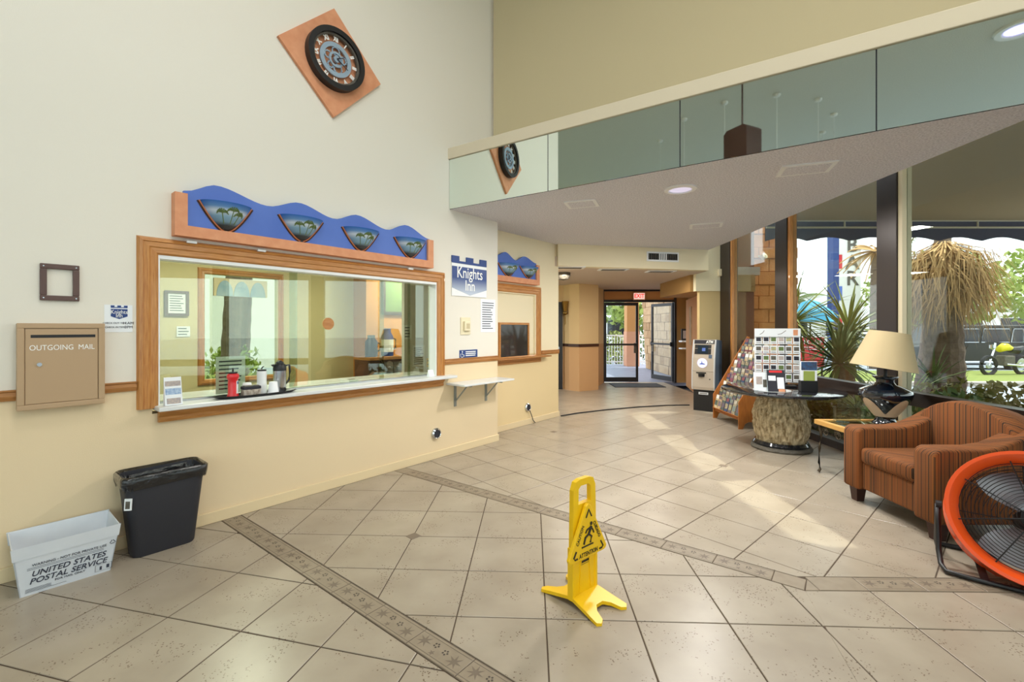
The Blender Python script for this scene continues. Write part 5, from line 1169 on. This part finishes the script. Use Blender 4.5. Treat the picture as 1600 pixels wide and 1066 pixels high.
frond_tree('slender palm with shaggy crown beside the tall sign', (14.75, 18.5, -.38), 4.9, .0, .24, 18, 1.3, 'thatch')
frond_tree('leaning palm trunk behind the thatched palm', (10.1, 11.2, -.2), 5.0, .6, .2, 10, 1.8, 'leaf')
frond_tree('blue-green palm crown far beyond the yuccas', (11.3, 18.6, -.38), 2.9, .1, .2, 16, 1.7, 'leaf_dark')
def tree(lab, loc, h, r, m, seed, n=1500, group='leafy trees along the street'):
    t = thing('leafy_tree', lab, 'tree', loc, 0, group); MB().tube([(0, 0, 0), (.1, 0, h*.55)], [.2, .12], 8).build('trunk', 'bark', t); f = foliage(n, r, r, r*.7, .22, m, seed).build('foliage', m, t, recalc=False); f.location = (0, 0, h*.75)
for i, (x, y, h, r, m) in enumerate(((22.5, 24, 5.2, 3.0, 'leaf_light'), (29.5, 25, 5.6, 3.2, 'leaf_light'), (37, 26, 6, 3.5, 'leaf_light'), (29, 33, 6, 3.2, 'leaf_light'), (13.5, 34, 4.2, 2.6, 'leaf'), (6.8, 25, 4.6, 2.4, 'leaf_light'), (12, 27, 4, 2.2, 'leaf_light'), (46, 27, 6, 4, 'leaf_light'))):
    tree('light green leafy street tree', (x, y, -.4), h, r, m, 100+i)

# ------------------------------------------------------------------ street things
sg = thing('bar_sign', 'tall white pylon sign with vertical grey letters BAR and coloured edge strips', 'sign', PX(1328, 560, 26) * 1.0); sg.location.z = -.4
kx = 26/F
MB().box(-.62, .62, 0, .5, 0, 7.2).build('panel', 'building', sg); MB().box(-.95, -.62, 0, .5, 0, 7.2).build('edge_panel', 'navy', sg)
for q, mt_ in enumerate(('red_sign', 'building', 'wave_blue', 'building', 'red_sign', 'building')): MB().box(-.62, -.45, -.02, 0, 1.6+q*.9, 2.4+q*.9).build('edge_stripe', mt_, sg)
for body, py_ in (('B', 384), ('A', 411), ('R', 436)): text('lettering', body, 1.15, 'stone_grey', sg, (.12, -.03, CAMH+(HOR-py_)*kx+.4), bold=.02)
rs = thing('shop_sign', 'red shop board with white lettering beyond the yuccas', 'sign', PX(1270, 552, 14)); rs.location.z = -.2
MB().box(-.35, .35, 0, .04, .45, 1.35).build('board', 'red_sign', rs); text('lettering', 'KE SHOP', .17, 'letter_white', rs, (0, -.012, 1.2), bold=.004, sx=.85); mb = MB(); lines(mb, -.3, .3, .95, 1.08, 2, -.001, .9); tag(mb.build('print', 'letter_white', rs), kind='stuff'); MB().tube([(-.3, .03, 0), (-.3, .03, .6)], .03, 6).build('post', 'iron', rs); MB().tube([(.3, .03, 0), (.3, .03, .6)], .03, 6).build('post', 'iron', rs)
t = thing('blue_parasol', 'bright blue parasol beyond the spiky plants', 'parasol', PX(1266, 500, 15)); t.location.z = -.22
MB().lathe([(.8, 1.86), (.6, 2.2), (.25, 2.5), (0, 2.6)], 8).build('canopy', 'bluecover', t); MB().tube([(0, 0, 0), (0, 0, 2.58)], .025, 6).build('pole', 'iron', t)
# SUV, seen from its side, nose to -X
sv = thing('suv', 'black SUV parked side-on across the lawn', 'car', (15.6, 18.0, -.38))
bd = [(0, .45), (.05, .95), (.25, 1.1), (1.35, 1.2), (2.0, 1.85), (2.3, 1.93), (4.9, 1.93), (5.2, 1.75), (5.35, 1.1), (5.35, .5), (5.0, .35), (.3, .35)]
MB().prism(bd, -.02, 1.9, 'y').build('body', 'car_black', sv, bevel=.06, seg=2)
for a_, b_2 in ((1.62, 2.75), (2.85, 3.95), (4.03, 4.5)):
    q = .35 if a_ < 1.7 else 0; pw = MB().prism([(a_, 1.25), (b_2, 1.25), (b_2, 1.78), (a_+q+.1, 1.78)], -.035, -.02, 'y').build('side_window', 'car_glass', sv); MB().tube([(a_, -.035, 1.25), (b_2, -.035, 1.25), (b_2, -.035, 1.78), (a_+q+.1, -.035, 1.78)], .015, 5, True).build('window_trim', 'chrome', pw)
MB().prism([(4.58, 1.25), (5.0, 1.25), (4.8, 1.78), (4.58, 1.78)], -.035, -.02, 'y').build('side_window', 'car_glass', sv)
MB().tube([(1.5, -.04, .47), (4.0, -.04, .47)], .05, 6).build('running_board', 'chrome', sv); MB().box(1.5, 1.75, -.2, -.02, 1.2, 1.38).build('mirror', 'car_black', sv, bevel=.03)
for x in (1.0, 4.35):
    w_ = MB(); k = 24; w_.prism([(x+.4*math.cos(6.283*i/k), .4+.4*math.sin(6.283*i/k)) for i in range(k)], -.04, .22, 'y'); wo = w_.build('wheel', 'rubber', sv, bevel=.03); MB().prism([(x+.25*math.cos(6.283*i/k), .4+.25*math.sin(6.283*i/k)) for i in range(k)], -.055, -.04, 'y').build('rim', 'chrome', wo)
MB().box(.02, .2, .1, .5, .75, .95).build('headlamp', 'chrome', sv)
mo = thing('motorcycle', 'parked motorcycle with a yellow tank before the SUV', 'motorcycle', (PX(1570, 560, 15.6).x, 15.6, -.15), R(8))
for x in (-.65, .7):
    w_ = MB(); w_.tube([(x+.3*math.cos(6.283*i/20), 0, .31+.3*math.sin(6.283*i/20)) for i in range(20)], .06, 6, True); w_.build('wheel', 'rubber', mo); MB().disc((x, -.02, .31), .1, 12, 'y', .04).build('hub', 'steel', mo)
MB().tube([(-.25, 0, .85), (0, 0, .95), (.25, 0, .88)], [.1, .15, .08], 10).build('tank', 'moto_yellow', mo, smooth='all'); MB().tube([(.2, 0, .84), (.5, 0, .82), (.75, 0, .92)], [.1, .13, .06], 8).build('seat', 'black', mo)
MB().box(-.2, .25, -.14, .14, .3, .65).build('engine', 'stone_grey', mo, bevel=.04); MB().tube([(-.65, 0, .31), (-.45, 0, .8), (-.38, 0, 1.08)], .03, 6).build('fork', 'chrome', mo); MB().tube([(-.3, -.35, 1.08), (-.4, 0, 1.1), (-.3, .35, 1.08)], .018, 6).build('handlebar', 'black', mo)
MB().lathe([(0, -.1), (.09, -.05), (.09, .06), (0, .07)], 14).build('headlight', 'chrome', mo).location = (-.5, 0, .95); MB().tube([(-.1, -.12, .35), (.5, -.15, .3), (.85, -.16, .42)], .035, 6).build('exhaust', 'chrome', mo); MB().tube([(.1, 0, .5), (.7, 0, .31)], .03, 6).build('swing_arm', 'steel', mo)
bl = thing('far_building', 'long white low building across the street', 'building', (14, 46, -.4)); MB().box(-24, 40, 0, 6, 0, 5).build('wall', 'building', bl)
for k in range(14): MB().box(-22+k*4.4, -19.5+k*4.4, -.05, 0, 1, 2.8).build('window', 'car_glass', bl)

# ------------------------------------------------------------------ beyond the hall doors
struct('patio', MB().box(.5, 9, 12.16, 18.2, -.1, -.004), 'patio')
for i in range(16):
    pass
rl = thing('balustrade', 'white metal railing at the edge of the patio outside the doors', 'railing', (3.3, 17.8, 0))
MB().box(0, 5.2, -.02, .02, 1.12, 1.17).build('top_rail', 'building', rl); MB().box(0, 5.2, -.015, .015, .1, .14).build('bottom_rail', 'building', rl)
bme = MB().box(-.011, .011, -.011, .011, .0, 1.13).mesh('baluster', 'building')
for k in range(48): link('baluster', bme, rl, (.05+k*.108, 0, 0))
t = thing('patio_column', 'terracotta rough-based column on the patio outside the doors', 'column', (4.52, 17.3, 0)); MB().box(-.22, .22, -.22, .22, 1.3, 4).build('shaft', 'orange_wall', t); MB().box(-.235, .235, -.235, .235, 0, 1.3).build('rough_base', 'terracotta', t)
sw = bpy.data.objects.new('wall_stone', None); COL.objects.link(sw); sw.location = (4.78, 12.25, 0); tag(sw, kind='structure')
MB().prism([(.02, 0), (4.1, 0), (4.7, 3.4), (.02, 3.4)], 0.02, .35, 'x').build('core', 'ashlar', sw)
z = 0; row = 0
while z < 3.2:
    hgt = .27; y = .0 - (.2 if row % 2 else 0); end = 4.1 + .6*z/3.4
    while y < end:
        L_ = rnd.choice((.3, .42, .55)); y0, y1 = max(y, 0), min(y+L_, end)
        if y1-y0 > .06: M('ashlar_b', 'b3926c', .95, noise=(6, .3), col2='8d7050', bump=(20, .8)); MB().box(-rnd.uniform(0, .025), .03, y0+.006, y1-.006, z+.006, z+hgt-.006).build('stone_block', rnd.choice(('ashlar', 'ashlar', 'ashlar_b')), sw)
        y += L_
    z += hgt; row += 1
struct('wall_patio', MB().box(4.6, 4.76, 12.14, 12.3, 0, 3.4), 'orange_wall')
shrub('round bush beyond the patio railing', (4.7, 20.5, -.38), 1.0, .8, .9, 700, .12, 'leaf', 77); shrub('taller bush beyond the railing left of the column', (6.9, 21.4, -.38), 1.0, .8, 1.3, 700, .12, 'leaf_dark', 78)
yo = struct('lawn_yard', MB().box(-4, 5.9, 2.75, 16, 0, .02), 'grass'); yo.location = WP(0, 0, 0); yo.rotation_euler.z = WANG
for s_, y_, lb in ((3.3, 6.0, 'slim palm on the lawn behind the office'), (4.6, 9.0, 'farther palm on the lawn behind the office')):
    frond_tree(lb, WP(s_, y_, .02), 4.2, .2, .17, 10, 1.6, 'leaf')
shrub('round bush on the lawn behind the office', WP(3.9, 7.5, .02), .6, .6, .6, 400, .09, 'leaf_light', 81)
t = thing('white_house', 'white house wall beyond the lawn behind the office', 'building', WP(4, 17, -.3), WANG); MB().box(-12, 5, 0, 4, 0, 4.5).build('wall', 'building', t); MB().box(-3, -1.6, -.05, 0, .9, 2.2).build('window', 'car_glass', t)
struct('ground_yard', MB().box(-30, 8.0, 18.2, 60, -.6, -.4).box(-30, .5, 12.2, 18.2, -.6, -.4), 'asphalt')
